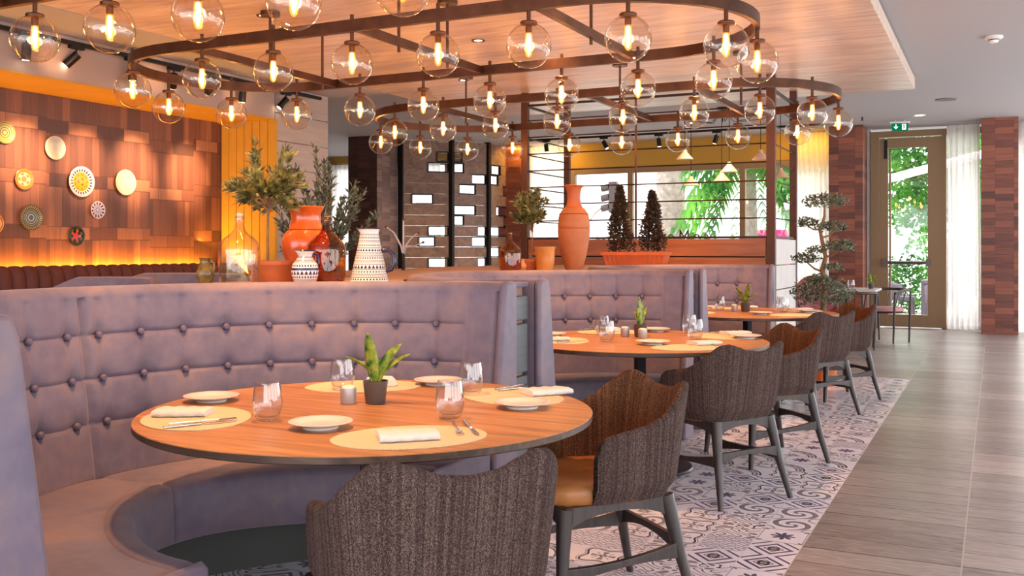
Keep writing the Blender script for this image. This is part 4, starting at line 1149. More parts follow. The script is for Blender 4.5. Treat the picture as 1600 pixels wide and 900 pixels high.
# two backs of the seats behind
def seat_back(x, y, rz, w, label):
    t = empty('lounge_seat', (x, y, 0), rz, label, 'seat', 'suede seats behind the banquette row')
    G = []; K = 24
    for i in range(K + 1):
        s_ = -1 + 2 * i / K; xx = s_ * w / 2; yy = -.20 * (1 - s_ * s_) + .1; zt = 1.115 - .05 * max(0, abs(s_) - .75) * 4 * abs(s_)
        G.append([(xx, yy - .05, .3), (xx, yy - .055, zt - .04), (xx, yy - .035, zt - .01), (xx, yy, zt), (xx, yy + .035, zt - .01), (xx, yy + .055, zt - .04), (xx, yy + .05, .3)])
    mb = MB().grid(G, closev=True); mb.f.append(list(range(7))); mb.f.append([K * 7 + i for i in range(7)][::-1])
    mb.build('backrest', M['suede'], t)
    MB().box(0, .32, .38, w * .9, .55, .16).build('seat', M['suede'], t, bevel=.03)
    for sx in (-1, 1):
        for yy in (.0, .5): MB().tube([(sx * w * .4, yy, .32), (sx * w * .43, yy, 0)], [.022, .015], 8).build('leg', M['legwood'], t)
seat_back(-4.45, 3.95, R(190), .66, 'rounded lilac seat back left of the ledge jars')
seat_back(-4.75, 4.85, R(194), .95, 'second lilac seat back behind the mottled jug')

# ------------------------------------------------------------------ jars, bottles and plants on the ledges
LZ = 1.10
t = empty('mottled_jug', (-3.276, 3.416, LZ), 0, 'small mottled green-brown jug at the left end of the ledge', 'jug')
MB().lathe([(0, 0), (.028, 0), (.030, .008), (.040, .045), (.041, .065), (.030, .095), (.024, .108), (.026, .125), (.030, .132), (.026, .130), (.021, .110), (0, .09)], 32).build('body', M['greenjug'], t)
MB().tube([(.030, 0, .118), (.052, 0, .108), (.054, 0, .075), (.040, 0, .055)], .005, 8).build('handle', M['greenjug'], t)
def demijohn(loc, m, s_, label, nm):
    t = empty(nm, loc, 0, label, 'bottle', 'glass demijohns on the ledges')
    pr = [(0, .004), (.080, .004), (.092, .014), (.096, .04), (.097, .165), (.092, .195), (.072, .222), (.040, .248), (.026, .268), (.020, .30), (.018, .325), (.0205, .328), (.0205, .342), (.018, .345), (.015, .345), (.015, .30), (.021, .268), (.036, .246), (.068, .219), (.089, .193), (.093, .165), (.092, .04), (.08, .012), (0, .010)]
    MB().lathe([(a_ * s_, b_ * s_) for a_, b_ in pr], 48).build('body', m, t)
    MB().tube([(.021 * s_ * math.cos(a_), .021 * s_ * math.sin(a_), .322 * s_) for a_ in [2 * PI * i / 20 for i in range(20)]], .004, 8, closed=True).build('lip', m, t)
demijohn((-3.195, 3.552, LZ), M['demijohn'], 1.0, 'clear glass demijohn at the left of the ledge', 'glass_demijohn')
demijohn((-2.996, 3.958, LZ), M['amber'], 1.0, 'amber glass demijohn in front of the orange urn', 'glass_demijohn')
demijohn((-3.196, 6.42, LZ), M['amber'], .86, 'amber glass demijohn on the middle ledge beside the olive tree', 'glass_demijohn')
bandsj = [(.0, .012, 'solid'), (.016, .03, 'dots'), (.032, .035, 'solid'), (.037, .052, 'scale'), (.055, .066, 'dots'), (.07, .073, 'solid'), (.076, .094, 'tri'), (.096, .099, 'solid'), (.104, .118, 'scale'), (.122, .134, 'dots'), (.137, .14, 'solid'), (.143, .157, 'scale'), (.162, .174, 'tri'), (.177, .180, 'solid'), (.184, .198, 'dots'), (.203, .217, 'scale'), (.222, .236, 'dots'), (.24, .25, 'wave')]
t = empty('painted_pitcher', (-2.804, 4.053, LZ), R(25), 'tall conical blue and white patterned pitcher at the right end of the ledge', 'pitcher')
MB().lathe([(0, 0), (.098, 0), (.100, .006), (.094, .02), (.075, .11), (.055, .20), (.047, .245), (.046, .255), (.053, .275), (.050, .272), (.042, .25), (0, .2)], 44, rfun=lambda r, z, a: r * (1 + (.22 if z > .26 else 0) * math.exp(-((a - PI) / .35) ** 2))).build('body', banded('painted_pitcher_glaze', (226, 214, 200), (52, 48, 92), bandsj, 26), t)
MB().tube([(.060, 0, .165), (.098, 0, .168), (.122, 0, .145), (.126, 0, .10), (.112, 0, .07), (.082, 0, .06)], [.011, .012, .012, .011, .010, .009], 10).build('handle', mat('cobalt_glaze', (40, 34, 62), .2), t)
MB().tube([(.0525 * math.cos(a_) * (1 + .22 * math.exp(-((a_ - PI) / .35) ** 2)), .0525 * math.sin(a_), .275) for a_ in [2 * PI * i / 30 for i in range(30)]], .004, 6, closed=True).build('rim', mat('cobalt_rim', (48, 38, 60), .2), t)
t = empty('painted_jug', (-2.985, 3.775, LZ), R(75), 'squat blue and white patterned jug before the terracotta pot', 'jug')
bj = [(.0, .01, 'solid'), (.013, .028, 'scale'), (.03, .045, 'dots'), (.05, .068, 'tri'), (.07, .082, 'solid'), (.085, .1, 'dots'), (.104, .122, 'scale'), (.126, .14, 'dots')]
MB().lathe([(0, 0), (.047, 0), (.05, .006), (.063, .045), (.066, .07), (.060, .098), (.040, .125), (.033, .138), (.036, .152), (.048, .165), (.045, .163), (.030, .14), (0, .12)], 40, rfun=lambda r, z, a: r * (1 + (.18 if z > .15 else 0) * math.exp(-((a - PI) / .4) ** 2))).build('body', banded('painted_jug_glaze', (224, 214, 204), (46, 42, 92), bj, 20), t)
MB().tube([(.047 * math.cos(a_), .047 * math.sin(a_), .165) for a_ in [2 * PI * i / 24 for i in range(24)]], .0035, 6, closed=True).build('rim', mat('cobalt_rim_b', (40, 34, 54), .2), t)
MB().tube([(.040, 0, .155), (.072, 0, .145), (.082, 0, .105), (.062, 0, .08)], .007, 8).build('handle', mat('cobalt_handle', (56, 50, 84), .2), t)
t = empty('orange_urn', (-3.34, 4.23, LZ), 0, 'large glossy orange urn behind the amber demijohn', 'urn')
MB().lathe([(0, 0), (.070, 0), (.078, .02), (.105, .10), (.125, .17), (.128, .205), (.118, .25), (.094, .275), (.092, .280), (.086, .30), (.079, .325), (.080, .365), (.092, .385), (.096, .400), (.092, .404), (.074, .38), (.070, .33), (0, .3)], 52).build('body', M['glazed'], t)
MB().tube([(.094 * math.cos(a_), .094 * math.sin(a_), .278) for a_ in [2 * PI * i / 32 for i in range(32)]], .003, 6, closed=True).build('collar_groove', mat('dark_orange_glaze', (150, 60, 20), .3), t)
def trough_pot(loc, r0, r1, h, m, label, name='terracotta_pot', rimh=.02):
    t = empty(name, loc, 0, label, 'plant pot')
    MB().lathe([(0, 0), (r0, 0), (r1 * .97, h - rimh), (r1 * 1.03, h - rimh), (r1 * 1.04, h), (r1 * .96, h), (r1 * .92, h - .03), (0, h - .03)], 40).build('pot_wall', m, t)
    MB().lathe([(r1 * .9, h - .03), (r1 * .4, h - .02), (0, h - .022)], 24).build('soil', M['soil'], t)
    return t
def leaves(mb, pts, L, W, rg, droop=.2, upb=.3, dirs=None):
    for i, p in enumerate(pts):
        d_ = Vector((rg.uniform(-1, 1), rg.uniform(-1, 1), rg.uniform(-.6, 1) + upb)) if dirs is None else dirs[i] + Vector((rg.uniform(-.7, .7), rg.uniform(-.7, .7), rg.uniform(-.6, .7)))
        d_.normalize(); s_ = d_.cross(Vector((rg.uniform(-1, 1), rg.uniform(-1, 1), rg.uniform(-1, 1)))).normalized()
        l_ = L * rg.uniform(.7, 1.25); w_ = W * rg.uniform(.8, 1.2); p = Vector(p); k = len(mb.v)
        nrm = d_.cross(s_) * w_ * .3
        for q in (p, p + d_ * l_ * .45 + s_ * w_ + nrm, p + d_ * l_ - Vector((0, 0, droop * l_)), p + d_ * l_ * .45 - s_ * w_ + nrm): mb.v.append(tuple(q))
        mb.f.append([k, k + 1, k + 2]); mb.f.append([k, k + 2, k + 3])
def olive(parent, x, y, z0, trunk_h, crown, n, L, W, m, seed, lean=0, tr=.008):
    rg = random.Random(seed); mb = MB(); cx, cy, cz, rx, ry, rz = crown
    mb.tube([(x, y, z0), (x + lean * .4, y, z0 + trunk_h * .5), (x + lean * .7, y + .005, z0 + trunk_h), (cx, cy, cz)], [tr, tr * .85, tr * .7, tr * .4], 8)
    tips = []; lv = MB()
    for i in range(46):
        a = rg.uniform(0, 2 * PI); b = math.acos(rg.uniform(-.75, 1)); rr = rg.uniform(.65, 1.15)
        e = Vector((cx + rx * rr * math.sin(b) * math.cos(a), cy + ry * rr * math.sin(b) * math.sin(a), cz + rz * rr * math.cos(b)))
        s_ = Vector((x + lean * .7 + rg.uniform(-.01, .01), y, z0 + trunk_h + rg.uniform(-.02, .05)))
        mid = s_.lerp(e, .5) + Vector((rg.uniform(-.02, .02), rg.uniform(-.02, .02), rg.uniform(0, .03)))
        mb.tube([s_, mid, e], [tr * .3, tr * .2, tr * .12], 4)
        per = max(1, n // 46); P = []; D = []
        for k in range(per):
            f = rg.uniform(.25, 1.0) ** .8
            q = (s_.lerp(mid, f * 2) if f < .5 else mid.lerp(e, f * 2 - 1)); P.append(q); D.append((e - s_).normalized() * .8 + Vector((0, 0, .25)))
        leaves(lv, P, L, W, rg, .15, .3, D)
    tk = mb.build('trunk', M['stem'], parent); f_ = lv.build('foliage', m, parent, smooth=False)
    return tk
t = trough_pot((-3.24, 3.84, LZ), .105, .130, .115, M['terracotta'], 'terracotta bowl pot between the jars with young olive tree')
t.name = 'potted_olive_tree'; t['category'] = 'potted tree'
olive(t, -.03, 0, .08, .30, (-.04, 0, .50, .18, .18, .20), 2000, .058, .008, M['olive_leaf'], 3)
# standing olive behind
t = trough_pot((-5.42, 7.10, 0), .20, .27, .42, M['terracotta'], 'x'); t.name = 'potted_olive_tree'
tag(t, 'large dark olive bush standing behind the orange urn', 'potted tree')
olive(t, 0, 0, .36, .65, (0, 0, 1.48, .50, .44, .62), 3300, .085, .010, M['olive_dark'], 5, tr=.02)
# middle ledge
t = trough_pot((-3.30, 6.98, LZ), .12, .150, .095, M['terracotta'], 'x'); t.name = 'potted_olive_tree'
tag(t, 'round-headed olive tree in terracotta bowl on the middle ledge', 'potted tree')
olive(t, .02, 0, .06, .26, (0, 0, .50, .135, .135, .15), 2200, .055, .008, M['olive_leaf'], 8, tr=.006)
t = empty('small_orange_jug', (-3.23, 6.66, LZ), R(150), 'small tan jug in front of the middle amber demijohn', 'jug')
MB().lathe([(0, 0), (.03, 0), (.046, .03), (.048, .05), (.034, .075), (.032, .09), (.038, .10), (.034, .1), (.026, .08), (0, .06)], 28).build('body', M['glazed_tan'], t)
MB().tube([(.036, 0, .094), (.06, 0, .085), (.064, 0, .06), (.046, 0, .045)], .006, 8).build('handle', M['glazed_tan'], t)
tag(MB().lathe([(0, 0), (.066, 0), (.070, .01), (.074, .10), (.077, .17), (.083, .185), (.083, .192), (.074, .192), (.070, .17), (0, .16)], 36).build('honey_crock', M['glazed_tan'], loc=(-3.115, 6.865, LZ)), 'honey glazed cylindrical crock left of the tall amphora', 'crock')
t = empty('terracotta_amphora', (-2.965, 7.08, LZ), 0, 'tall pale terracotta amphora vase with frilled rim', 'vase')
MB().lathe([(0, 0), (.062, 0), (.07, .02), (.10, .13), (.122, .25), (.127, .31), (.127, .33), (.121, .335), (.127, .345), (.126, .37), (.12, .385), (.123, .40), (.115, .445), (.09, .485), (.066, .505)], 56).build('body', M['terracotta_pale'], t)
MB().lathe([(.066, .503), (.066, .51), (.056, .53), (.050, .57), (.052, .61), (.060, .65), (.076, .668), (.080, .672), (.074, .676), (.05, .65), (.042, .6), (.042, .55), (.05, .51)], 64, rfun=lambda r, z, a: r * (1 + (.06 if z > .655 else 0) * math.sin(12 * a))).build('neck', M['terracotta'], t)
MB().tube([(.114 * math.cos(a_), .114 * math.sin(a_), .449) for a_ in [2 * PI * i / 40 for i in range(40)]], .0035, 6, closed=True).build('rope_band', mat('dark_band', (120, 70, 40), .6), t)
# branch ornament
t = empty('branch_ornament', (-4.38, 6.82, LZ), 0, 'silver branching stem ornament before the plank screen', 'ornament')
MB().tube([(0, 0, 0), (0, 0, .14)], .014, 8).build('holder', M['blackmetal'], t)
for (dx, dz) in ((-.15, .36), (0, .42), (.13, .31), (.17, .23)):
    tw = MB().tube([(0, 0, .12), (dx * .15, 0, .20), (dx * .55, dx * .1, dz * .86), (dx, dx * .2, dz)], [.010, .009, .007, .005], 8).build('branch', M['cellar'], t)
    MB().lathe([(0, -.012), (.010, -.006), (.012, 0), (.010, .006), (0, .012)], 12, (dx, dx * .2, dz)).build('tip_bulb', M['socket'], tw)
# end ledge with window box
t = ledge_end = empty('booth_divider', (0, 0, 0), 0, 'ledge behind the farthest banquette carrying the window box', 'divider')
poly = [(-2.03, 8.00 + 1.268)] + arc_pts(8.00, 92, 180) + [(-4.85, 8.00), (-4.85, 10.2), (-2.03, 10.2)]
MB().prism(poly, 0, 1.10).build('ledge_top', M['ledge'], t, smooth=False)
t = empty('window_box', (-3.22, 9.30, LZ), R(0), 'long ribbed terracotta window box with two small conifers', 'planter')
mb = MB(); mb.v = []
G = []
for z, w, dd in ((0, .58, .17), (.115, .64, .21), (.115, .67, .24), (.145, .67, .24), (.145, .62, .19), (.12, .60, .17)):
    G.append([(-w / 2, -dd / 2, z), (w / 2, -dd / 2, z), (w / 2, dd / 2, z), (-w / 2, dd / 2, z)])
mb.grid(G, closev=True); mb.f.append([0, 1, 2, 3])
for i in range(15):
    if 1: mb.bar((-.28 + i * .04, -.088, .01), (-.30 + i * .043, -.106, .11), .010, .008)
mb.build('box', M['terracotta'], t, smooth=False)
MB().box(0, 0, .12, .6, .17, .02).build('soil', M['soil'], t, smooth=False)
def conifer(x, y, h, r, seed, zb, label):
    rg = random.Random(seed); root = empty('small_conifer', (x, y, zb), 0, label, 'plant', 'conifers in the window box')
    MB().tube([(0, 0, 0), (0.01, 0, h * .9)], [.008, .003], 6).build('stem', M['stem'], root)
    lv = MB(); P = []; D = []
    for i in range(2600):
        f = rg.random() ** .8; a = rg.uniform(0, 2 * PI); rr = r * (1 - f ** 1.4 * .97) * rg.uniform(.3, 1.1) * (1 + .25 * math.sin(3 * a + f * 9)); P.append((rr * math.cos(a), rr * math.sin(a), .02 + h * f)); D.append(Vector((math.cos(a), math.sin(a), .8)))
    leaves(lv, P, .040, .011, rg, .1, .3, D); lv.build('foliage', M['herb'], root, smooth=False)
conifer(-3.40, 9.32, .66, .115, 11, LZ + .125, 'left slim conifer in the terracotta window box')
conifer(-3.06, 9.32, .60, .120, 12, LZ + .125, 'right slim conifer in the terracotta window box')

# ------------------------------------------------------------------ rod screen enclosure
t = empty('rod_screen', (0, 0, 0), 0, 'metal rod screen on walnut panels behind the farthest banquette', 'screen')
for (x, y, w, zt) in ((-2.09, 10.30, .09, 3.1), (-2.09, 11.55, .08, 3.1), (-4.93, 10.30, .08, 3.1), (-4.93, 11.55, .075, 3.1), (-3.57, 10.30, .023, 3.1)):
    MB().box(x, y, zt / 2, w, w * .8, zt).build('post', M['post'], t, smooth=False, bevel=.003)
for k in range(7):
    z = 1.602 + k * .195
    MB().tube([(-4.93, 10.30, z), (-2.09, 10.30, z)], .0085, 6).build('rod', M['rod'], t)
    MB().tube([(-2.09, 10.30, z), (-2.09, 11.55, z)], .0085, 6).build('rod', M['rod'], t)
    MB().tube([(-4.93, 10.30, z), (-4.93, 11.55, z)], .0085, 6).build('rod', M['rod'], t)
for z in (1.400, 2.95):
    MB().box(-3.51, 10.30, z, 2.8, .03, .025).box(-2.09, 10.93, z, .03, 1.18, .025).box(-4.93, 10.93, z, .03, 1.18, .025).build('rail', M['rod'], t, smooth=False)
for (z0, z1) in ((.0, .74), (.76, 1.185), (1.20, 1.385)): MB().box(-3.51, 10.30, (z0 + z1) / 2, 2.74, .05, z1 - z0).build('wood_panel', M['woodbase'], t, smooth=False, bevel=.003)
for (z0, z1) in ((.05, .30), (.31, .56), (.57, .84), (.85, 1.10), (1.11, 1.38)): MB().box(-2.075, 10.93, (z0 + z1) / 2, .04, 1.14, z1 - z0).build('side_panel', M['white_board'], t, smooth=False, bevel=.004)
MB().box(-3.51, 10.345, .69, 2.70, .03, 1.36).build('backing', M['blackmetal'], t, smooth=False)
MB().box(-4.93, 10.93, .69, .04, 1.14, 1.38).build('end_panel', M['woodbase'], t, smooth=False)

# ------------------------------------------------------------------ plank screen with glazed gaps (curved)
t = empty('plank_screen', (0, 0, 0), 0, 'tall curved partition of brown planks with small glazed openings', 'partition')
pts = [(-9.52, 14.75), (-8.82, 15.32), (-8.42, 15.98), (-8.30, 16.55)]
rg = random.Random(21)
ROWS = 17; rh = 3.25 / ROWS
gaps = {0: [(1, .7, 1.), (2, .52, 1.), (5, .20, .64), (8, .53, 1.), (9, .34, .68), (11, .53, 1.), (12, .02, .34), (14, .53, 1.)],
        1: [(1, .0, .30), (2, .0, .34), (3, .54, .98), (4, .2, .66), (6, .0, .66), (7, .0, .34), (8, .70, .98), (9, .54, .98), (11, .70, .98), (12, 0, .5)],
        2: [(2, .15, .62), (3, .0, .5), (4, .72, 1.), (6, .38, .95), (7, .75, 1.), (8, .0, .95), (10, .0, .8), (12, .2, .8)]}
for p in range(3):
    a = Vector((pts[p][0], pts[p][1], 0)); b = Vector((pts[p + 1][0], pts[p + 1][1], 0)); Lp = (b - a).length
    pl = MB()
    for r_ in range(ROWS):
        z = 3.25 - rh * (r_ + .5) - .02
        g = [(q[1], q[2]) for q in gaps[p] if q[0] == r_]
        edges = [0.0]
        for (u0, u1) in g: edges += [u0, u1]
        edges.append(1.0)
        for i in range(0, len(edges) - 1, 2):
            if edges[i + 1] - edges[i] > .03: pl.bar(a.lerp(b, edges[i]) + Vector((0, 0, z)), a.lerp(b, edges[i + 1]) + Vector((0, 0, z)), .05, rh - .004)
        for (u0, u1) in g:
            A_ = a.lerp(b, u0) + Vector((0, 0, z)); B_ = a.lerp(b, u1) + Vector((0, 0, z)); up = Vector((0, 0, rh / 2 - .012)); fr = MB()
            for s_ in (1, -1): fr.bar(A_ + up * s_, B_ + up * s_, .06, .022)
            for e in (A_, B_): fr.bar(e - up, e + up, .06, .022)
            fo = fr.build('opening_frame', M['blackmetal'], t, smooth=False)
            MB().bar(A_, B_, .006, rh - .02).build('glazing', M['paneglass'], fo, smooth=False)
    pl.build('planks', M['screenbrick'], t, smooth=False)
    MB().bar(tuple(b + Vector((0, 0, 0))), tuple(b + Vector((0, 0, 3.25))), .10, .10).build('post', M['blackmetal'], t, smooth=False)
MB().bar((pts[0][0], pts[0][1], 0), (pts[0][0], pts[0][1], 3.25), .09, .09).build('post', M['blackmetal'], t, smooth=False)

# ------------------------------------------------------------------ curtains
def curtain(x0, x1, y, z0, z1, waves, label, amp=.035):
    G = []; n = waves * 12
    for i in range(n + 1):
        f = i / n; x = x0 + (x1 - x0) * f; w = amp * math.sin(2 * PI * waves * f + .6 * math.sin(5 * f)) 
        G.append([(x + .012 * math.sin(8 * f + z_), y + w * (.6 + .4 * (1 - (z_ - z0) / (z1 - z0))), z_) for z_ in [z0 + (z1 - z0) * k / 10 for k in range(11)]])
    o = MB().grid(G).build('sheer_curtain', M['curtain'], angle=0, solid=.003)
    tag(o, label, 'curtain', 'sheer white curtains')
curtain(-7.95, -7.15, 16.8, .02, 3.22, 9, 'white sheer curtain left of the street window, behind the amphora')
curtain(-3.05, -2.42, 16.8, .02, 3.22, 8, 'white sheer curtain behind the cloud-pruned tree')
curtain(-.68, -.20, 16.75, .02, 3.22, 6, 'white sheer curtain between the exit door and right column')
curtain(.30, 1.1, 16.75, .02, 3.22, 8, 'white sheer curtain at the right photo edge')
curtain(-12.6, -9.9, 16.8, .02, 3.05, 22, 'wide white sheer curtain seen through the plank screen')

# ------------------------------------------------------------------ pendant cluster
t = empty('pendant_cluster', (-3.4, 13.5, CZ), 0, 'cluster of cone pendants on draped black cords before the window', 'pendant lamp')
MB().lathe([(0, 0), (.09, 0), (.09, -.03), (.02, -.05), (0, -.05)], 28).build('canopy', M['blackmetal'], t)
for (x, z, zs) in ((-3.95, 2.56, 0), (-3.93, 2.20, .25), (-3.445, 2.24, .1), (-3.266, 2.34, -.2), (-2.904, 2.52, .1), (-2.654, 2.27, .2)):
    dx = x + 3.4; zz = z - CZ
    hook = (dx, zs, 0)
    cd = MB().tube([(0, 0, -.04), (dx * .3, zs * .3, -.20), (dx * .7, zs * .7, -.17), (dx * .97, zs * .97, -.02), (dx, zs, -.01), (dx, zs, -.05), (dx, zs, zz + .12)], .005, 6).build('cord', M['blackmetal'], t)
    MB().lathe([(.018, .13), (.03, .12), (.035, .09), (.05, .075), (.115, .0), (.12, -.008), (.112, -.004), (.045, .07), (.0, .085)], 28, (dx, zs, zz)).build('cone_shade', M['pale_shade'], cd)

# ------------------------------------------------------------------ cloud pruned tree
t = trough_pot((-1.45, 9.47, 0), .11, .15, .26, M['terracotta'], 'x'); t.name = 'cloud_pruned_tree'
tag(t, 'cloud-pruned tree in orange pot beside the rod screen', 'potted tree')
tr = [(0, 0, .22), (.0, 0, .5), (.01, 0, .75), (.02, 0, .95), (-.0, 0, 1.08), (.03, 0, 1.2), (.005, 0, 1.32), (-.02, 0, 1.45), (.02, 0, 1.58), (.02, 0, 1.68)]
tr = [(p[0], p[1], p[2]) for p in tr]
mb = MB().tube(tr, [.034, .030, .028, .025, .024, .020, .018, .016, .012, .008], 10)
for a_, b_ in (((0.01, 0, 1.06), (-.16, .05, 1.16)), ((0.02, 0, 1.2), (.16, -.04, 1.27)), ((-.01, 0, 1.38), (.12, .05, 1.46)), ((-.02, 0, 1.46), (-.14, -.03, 1.50)), ((0.0, 0, .9), (.12, 0, .86)), ((0, 0, .9), (-.14, 0, .84))):
    mb.tube([a_, ((a_[0] + b_[0]) / 2, (a_[1] + b_[1]) / 2, (a_[2] + b_[2]) / 2 - .02), b_], [.012, .009, .006], 6)
mb.build('trunk', M['stem'], t)
rg = random.Random(31); lv = MB()
for (cx, cy, cz, rx, rz_, n) in ((0, 0, .86, .28, .15, 1500), (-.02, 0, .98, .14, .06, 300), (-.16, .05, 1.18, .13, .06, 300), (.10, 0, 1.10, .10, .04, 150), (.17, -.04, 1.30, .14, .06, 330), (-.05, 0, 1.26, .1, .04, 120), (.08, .05, 1.48, .15, .05, 330), (-.12, -.03, 1.52, .10, .05, 240), (.03, 0, 1.72, .21, .07, 620)):
    P = []
    for i in range(n):
        a = rg.uniform(0, 2 * PI); b = math.acos(rg.uniform(-.8, 1)); q = rg.uniform(.55, 1.05)
        P.append((cx + rx * q * math.sin(b) * math.cos(a), cy + rx * .8 * q * math.sin(b) * math.sin(a), cz + rz_ * q * math.cos(b)))
    leaves(lv, P, .034, .0085, rg, .1, .2)
lv.build('foliage', M['olive_dark'], t, smooth=False)

# ------------------------------------------------------------------ far dining group by the door
t = empty('far_table', (-1.78, 13.7, 0), 0, 'dark square table laid with glasses near the exit door', 'table')
MB().box(0, 0, .735, .80, .80, .03).build('tabletop', M['white_board'], t, smooth=False, bevel=.005)
MB().box(0, 0, .71, .76, .76, .02).build('table_frame', M['blackmetal'], t, smooth=False)
MB().tube([(0, 0, .03), (0, 0, .70)], .03, 12).build('column', M['blackmetal'], t)
MB().lathe([(0, 0), (.23, 0), (.23, .015), (.04, .03), (0, .03)], 36).build('base_plate', M['blackmetal'], t)
for (x, y, l) in ((-1.98, 13.6, 'left one'), (-1.70, 13.5, 'right one')):
    o = copy_tree(protos['water_glass']); o.location = (x, y, .75); tag(o, 'small glass on the dark table near the exit door, ' + l, 'glass', 'stemless water glasses')
o = copy_tree(protos['potted_plant']); o.location = (-1.48, 13.75, .75); o.scale = (.9, .9, .9); tag(o, 'small potted plant on the dark table near the exit door', 'potted plant', 'small table plants')
o = copy_tree(protos['napkin']); o.location = (-1.85, 13.45, .753); tag(o, 'folded napkin on the dark table near the exit door', 'napkin', 'folded white napkins')
# pink shell chair
t = empty('shell_chair', (-1.93, 12.35, 0), R(205), 'dusky pink moulded shell chair beside the cloud-pruned tree', 'chair')
G = []; K = 20
for i in range(K + 1):
    s_ = -1 + 2 * i / K; row = []
    for j in range(15):
        q = j / 14
        if q < .45: y = .24 - q / .45 * .42; z = .44 - .02 * math.sin(PI * q / .45) + .16 * abs(s_) ** 3 * sm(.05, .4, q); w = .25
        else: v_ = (q - .45) / .55; y = -.18 - .16 * v_; z = .44 + .50 * v_ * (1 - .25 * abs(s_) ** 2) + .16 * abs(s_) ** 3 * (1 - v_); w = .25 - .03 * v_; y += .16 * abs(s_) ** 2 * (1 - v_ * .4)
        row.append((s_ * w, y, z))
    G.append(row)
MB().grid(G).build('shell', M['pinkchair'], t, angle=0, solid=.022)
for sx in (-1, 1):
    for yy in (-.12, .16): MB().tube([(sx * .14, yy, .42), (sx * .22, yy * 1.5, 0)], [.016, .011], 8).build('leg', M['legwood'], t)
def arm_chair(loc, rz, label):
    t = empty('bentwood_armchair', loc, rz, label, 'chair', 'dark bentwood armchairs near the exit door')
    hoop = [(.27 * math.cos(a), -.02 + .26 * math.sin(a) * 1, .72) for a in [R(q) for q in range(-10, -171, -10)]]
    hoop = [(.27, .2, .68), (.275, .08, .70)] + hoop + [(-.275, .08, .70), (-.27, .2, .68)]
    MB().tube(hoop, .019, 10).build('hoop_back', M['legwood'], t)
    MB().lathe([(0, .42), (.20, .42), (.225, .435), (.225, .465), (.20, .48), (0, .485)], 32).build('seat', mat('pink_seat_pad', (200, 150, 146), .8), t)
    MB().lathe([(0, .40), (.21, .40), (.215, .42), (0, .42)], 32).build('seat_ring', M['legwood'], t)
    for sx in (-1, 1):
        for yy, zt in ((.19, .685), (-.16, .71)): MB().tube([(sx * .26, yy, zt), (sx * .25, yy, .42), (sx * .235, yy, 0)], [.014, .016, .012], 8).build('leg', M['legwood'], t)
    for q in (-120, -90, -60): MB().tube([(.27 * math.cos(R(q)), -.02 + .26 * math.sin(R(q)), .715), (.19 * math.cos(R(q)), .17 * math.sin(R(q)), .41)], .008, 6).build('spindle', M['legwood'], t)
    return t
ac = arm_chair((-1.62, 13.15, 0), R(8), 'dark bentwood armchair in front of the table near the exit door')
dup(ac, (-1.34, 14.35, 0), R(150), 'dark bentwood armchair on the right of the table near the exit door')

# ------------------------------------------------------------------ outside
tag(MB().box(-6, 36, -.11, 80, 37.6, .1).build('terrace_paving', M['pavement'], smooth=False), kind='structure')
def tree(x, y, th, tw, crown, n, L, m, seed, label, name='street_tree', trunkm=None):
    t = empty(name, (x, y, -.06), 0, label, 'tree'); rg = random.Random(seed)
    MB().tube([(0, 0, 0), (tw * .2, 0, th * .5), (0, 0, th)], [tw, tw * .9, tw * .8], 14).build('trunk', trunkm or M['bark'], t)
    lv = MB(); cx, cy, cz, rx, rz_ = crown; P = []
    for i in range(n):
        a = rg.uniform(0, 2 * PI); b = math.acos(rg.uniform(-1, 1)); q = rg.uniform(.35, 1.05) ** .6
        lump = 1 + .22 * math.sin(3 * a + seed) * math.sin(4 * b)
        P.append((cx + rx * q * lump * math.sin(b) * math.cos(a), cy + rx * .7 * q * lump * math.sin(b) * math.sin(a), cz + rz_ * q * lump * math.cos(b)))
    leaves(lv, P, L, L * .3, rg, .2, 0); lv.build('foliage', m, t, smooth=False); return t
def palm(x, y, h, tw, n, fl, seed, label, tz=0):
    t = empty('palm_tree', (x, y, -.06), 0, label, 'tree'); rg = random.Random(seed)
    MB().tube([(0, 0, 0), (.05, 0, h * .5), (0, 0, h)], [tw * 1.05, tw, tw * .95], 16).build('trunk', M['bark'], t)
    lv = MB()
    for i in range(n):
        az = 2 * PI * i / n + rg.uniform(-.2, .2); el = rg.uniform(-.5, .9); L_ = fl * rg.uniform(.8, 1.1); prev = None
        for k in range(15):
            f = k / 14; out_ = L_ * (f * math.cos(el * .6)); z = h + L_ * (math.sin(el) * f - .75 * f * f)
            c = Vector((math.cos(az) * out_, math.sin(az) * out_, z))
            side = Vector((-math.sin(az), math.cos(az), 0))
            for sd in (-1, 1):
                tip = c + side * sd * .42 * (1 - f * .6) + Vector((math.cos(az) * .15, math.sin(az) * .15, -.38)); w_ = Vector((math.cos(az), math.sin(az), 0)) * .075
                k0 = len(lv.v); lv.v += [tuple(c - w_), tuple(c + w_), tuple(tip)]; lv.f.append([k0, k0 + 1, k0 + 2])
    lv.build('fronds', M['palm_leaf'], t, smooth=False); return t
palm(-8.05, 26.0, 6.4, .40, 20, 1.6, 1, 'thick pale palm trunk in the middle of the street window')
palm(-5.45, 24.2, 3.7, .16, 54, 1.8, 2, 'slender palm seen at the right of the street window')
tag(MB().box(-18, 52, 9, 40, 1, 18).build('white_building', M['facade'], smooth=False), 'plain white building filling the background outside the window', 'building')
tree(-.9, 25.5, 3.0, .10, (.2, 0, 3.7, 2.6, 2.4), 11000, .18, M['tree_leaf'], 4, 'leafy green tree outside the glazed exit door')
tree(2.6, 35.0, 2.5, .10, (-1.4, 0, 3.0, 3.0, 3.0), 8000, .22, M['tree_leaf'], 6, 'second leafy tree beyond the terrace, behind the first')
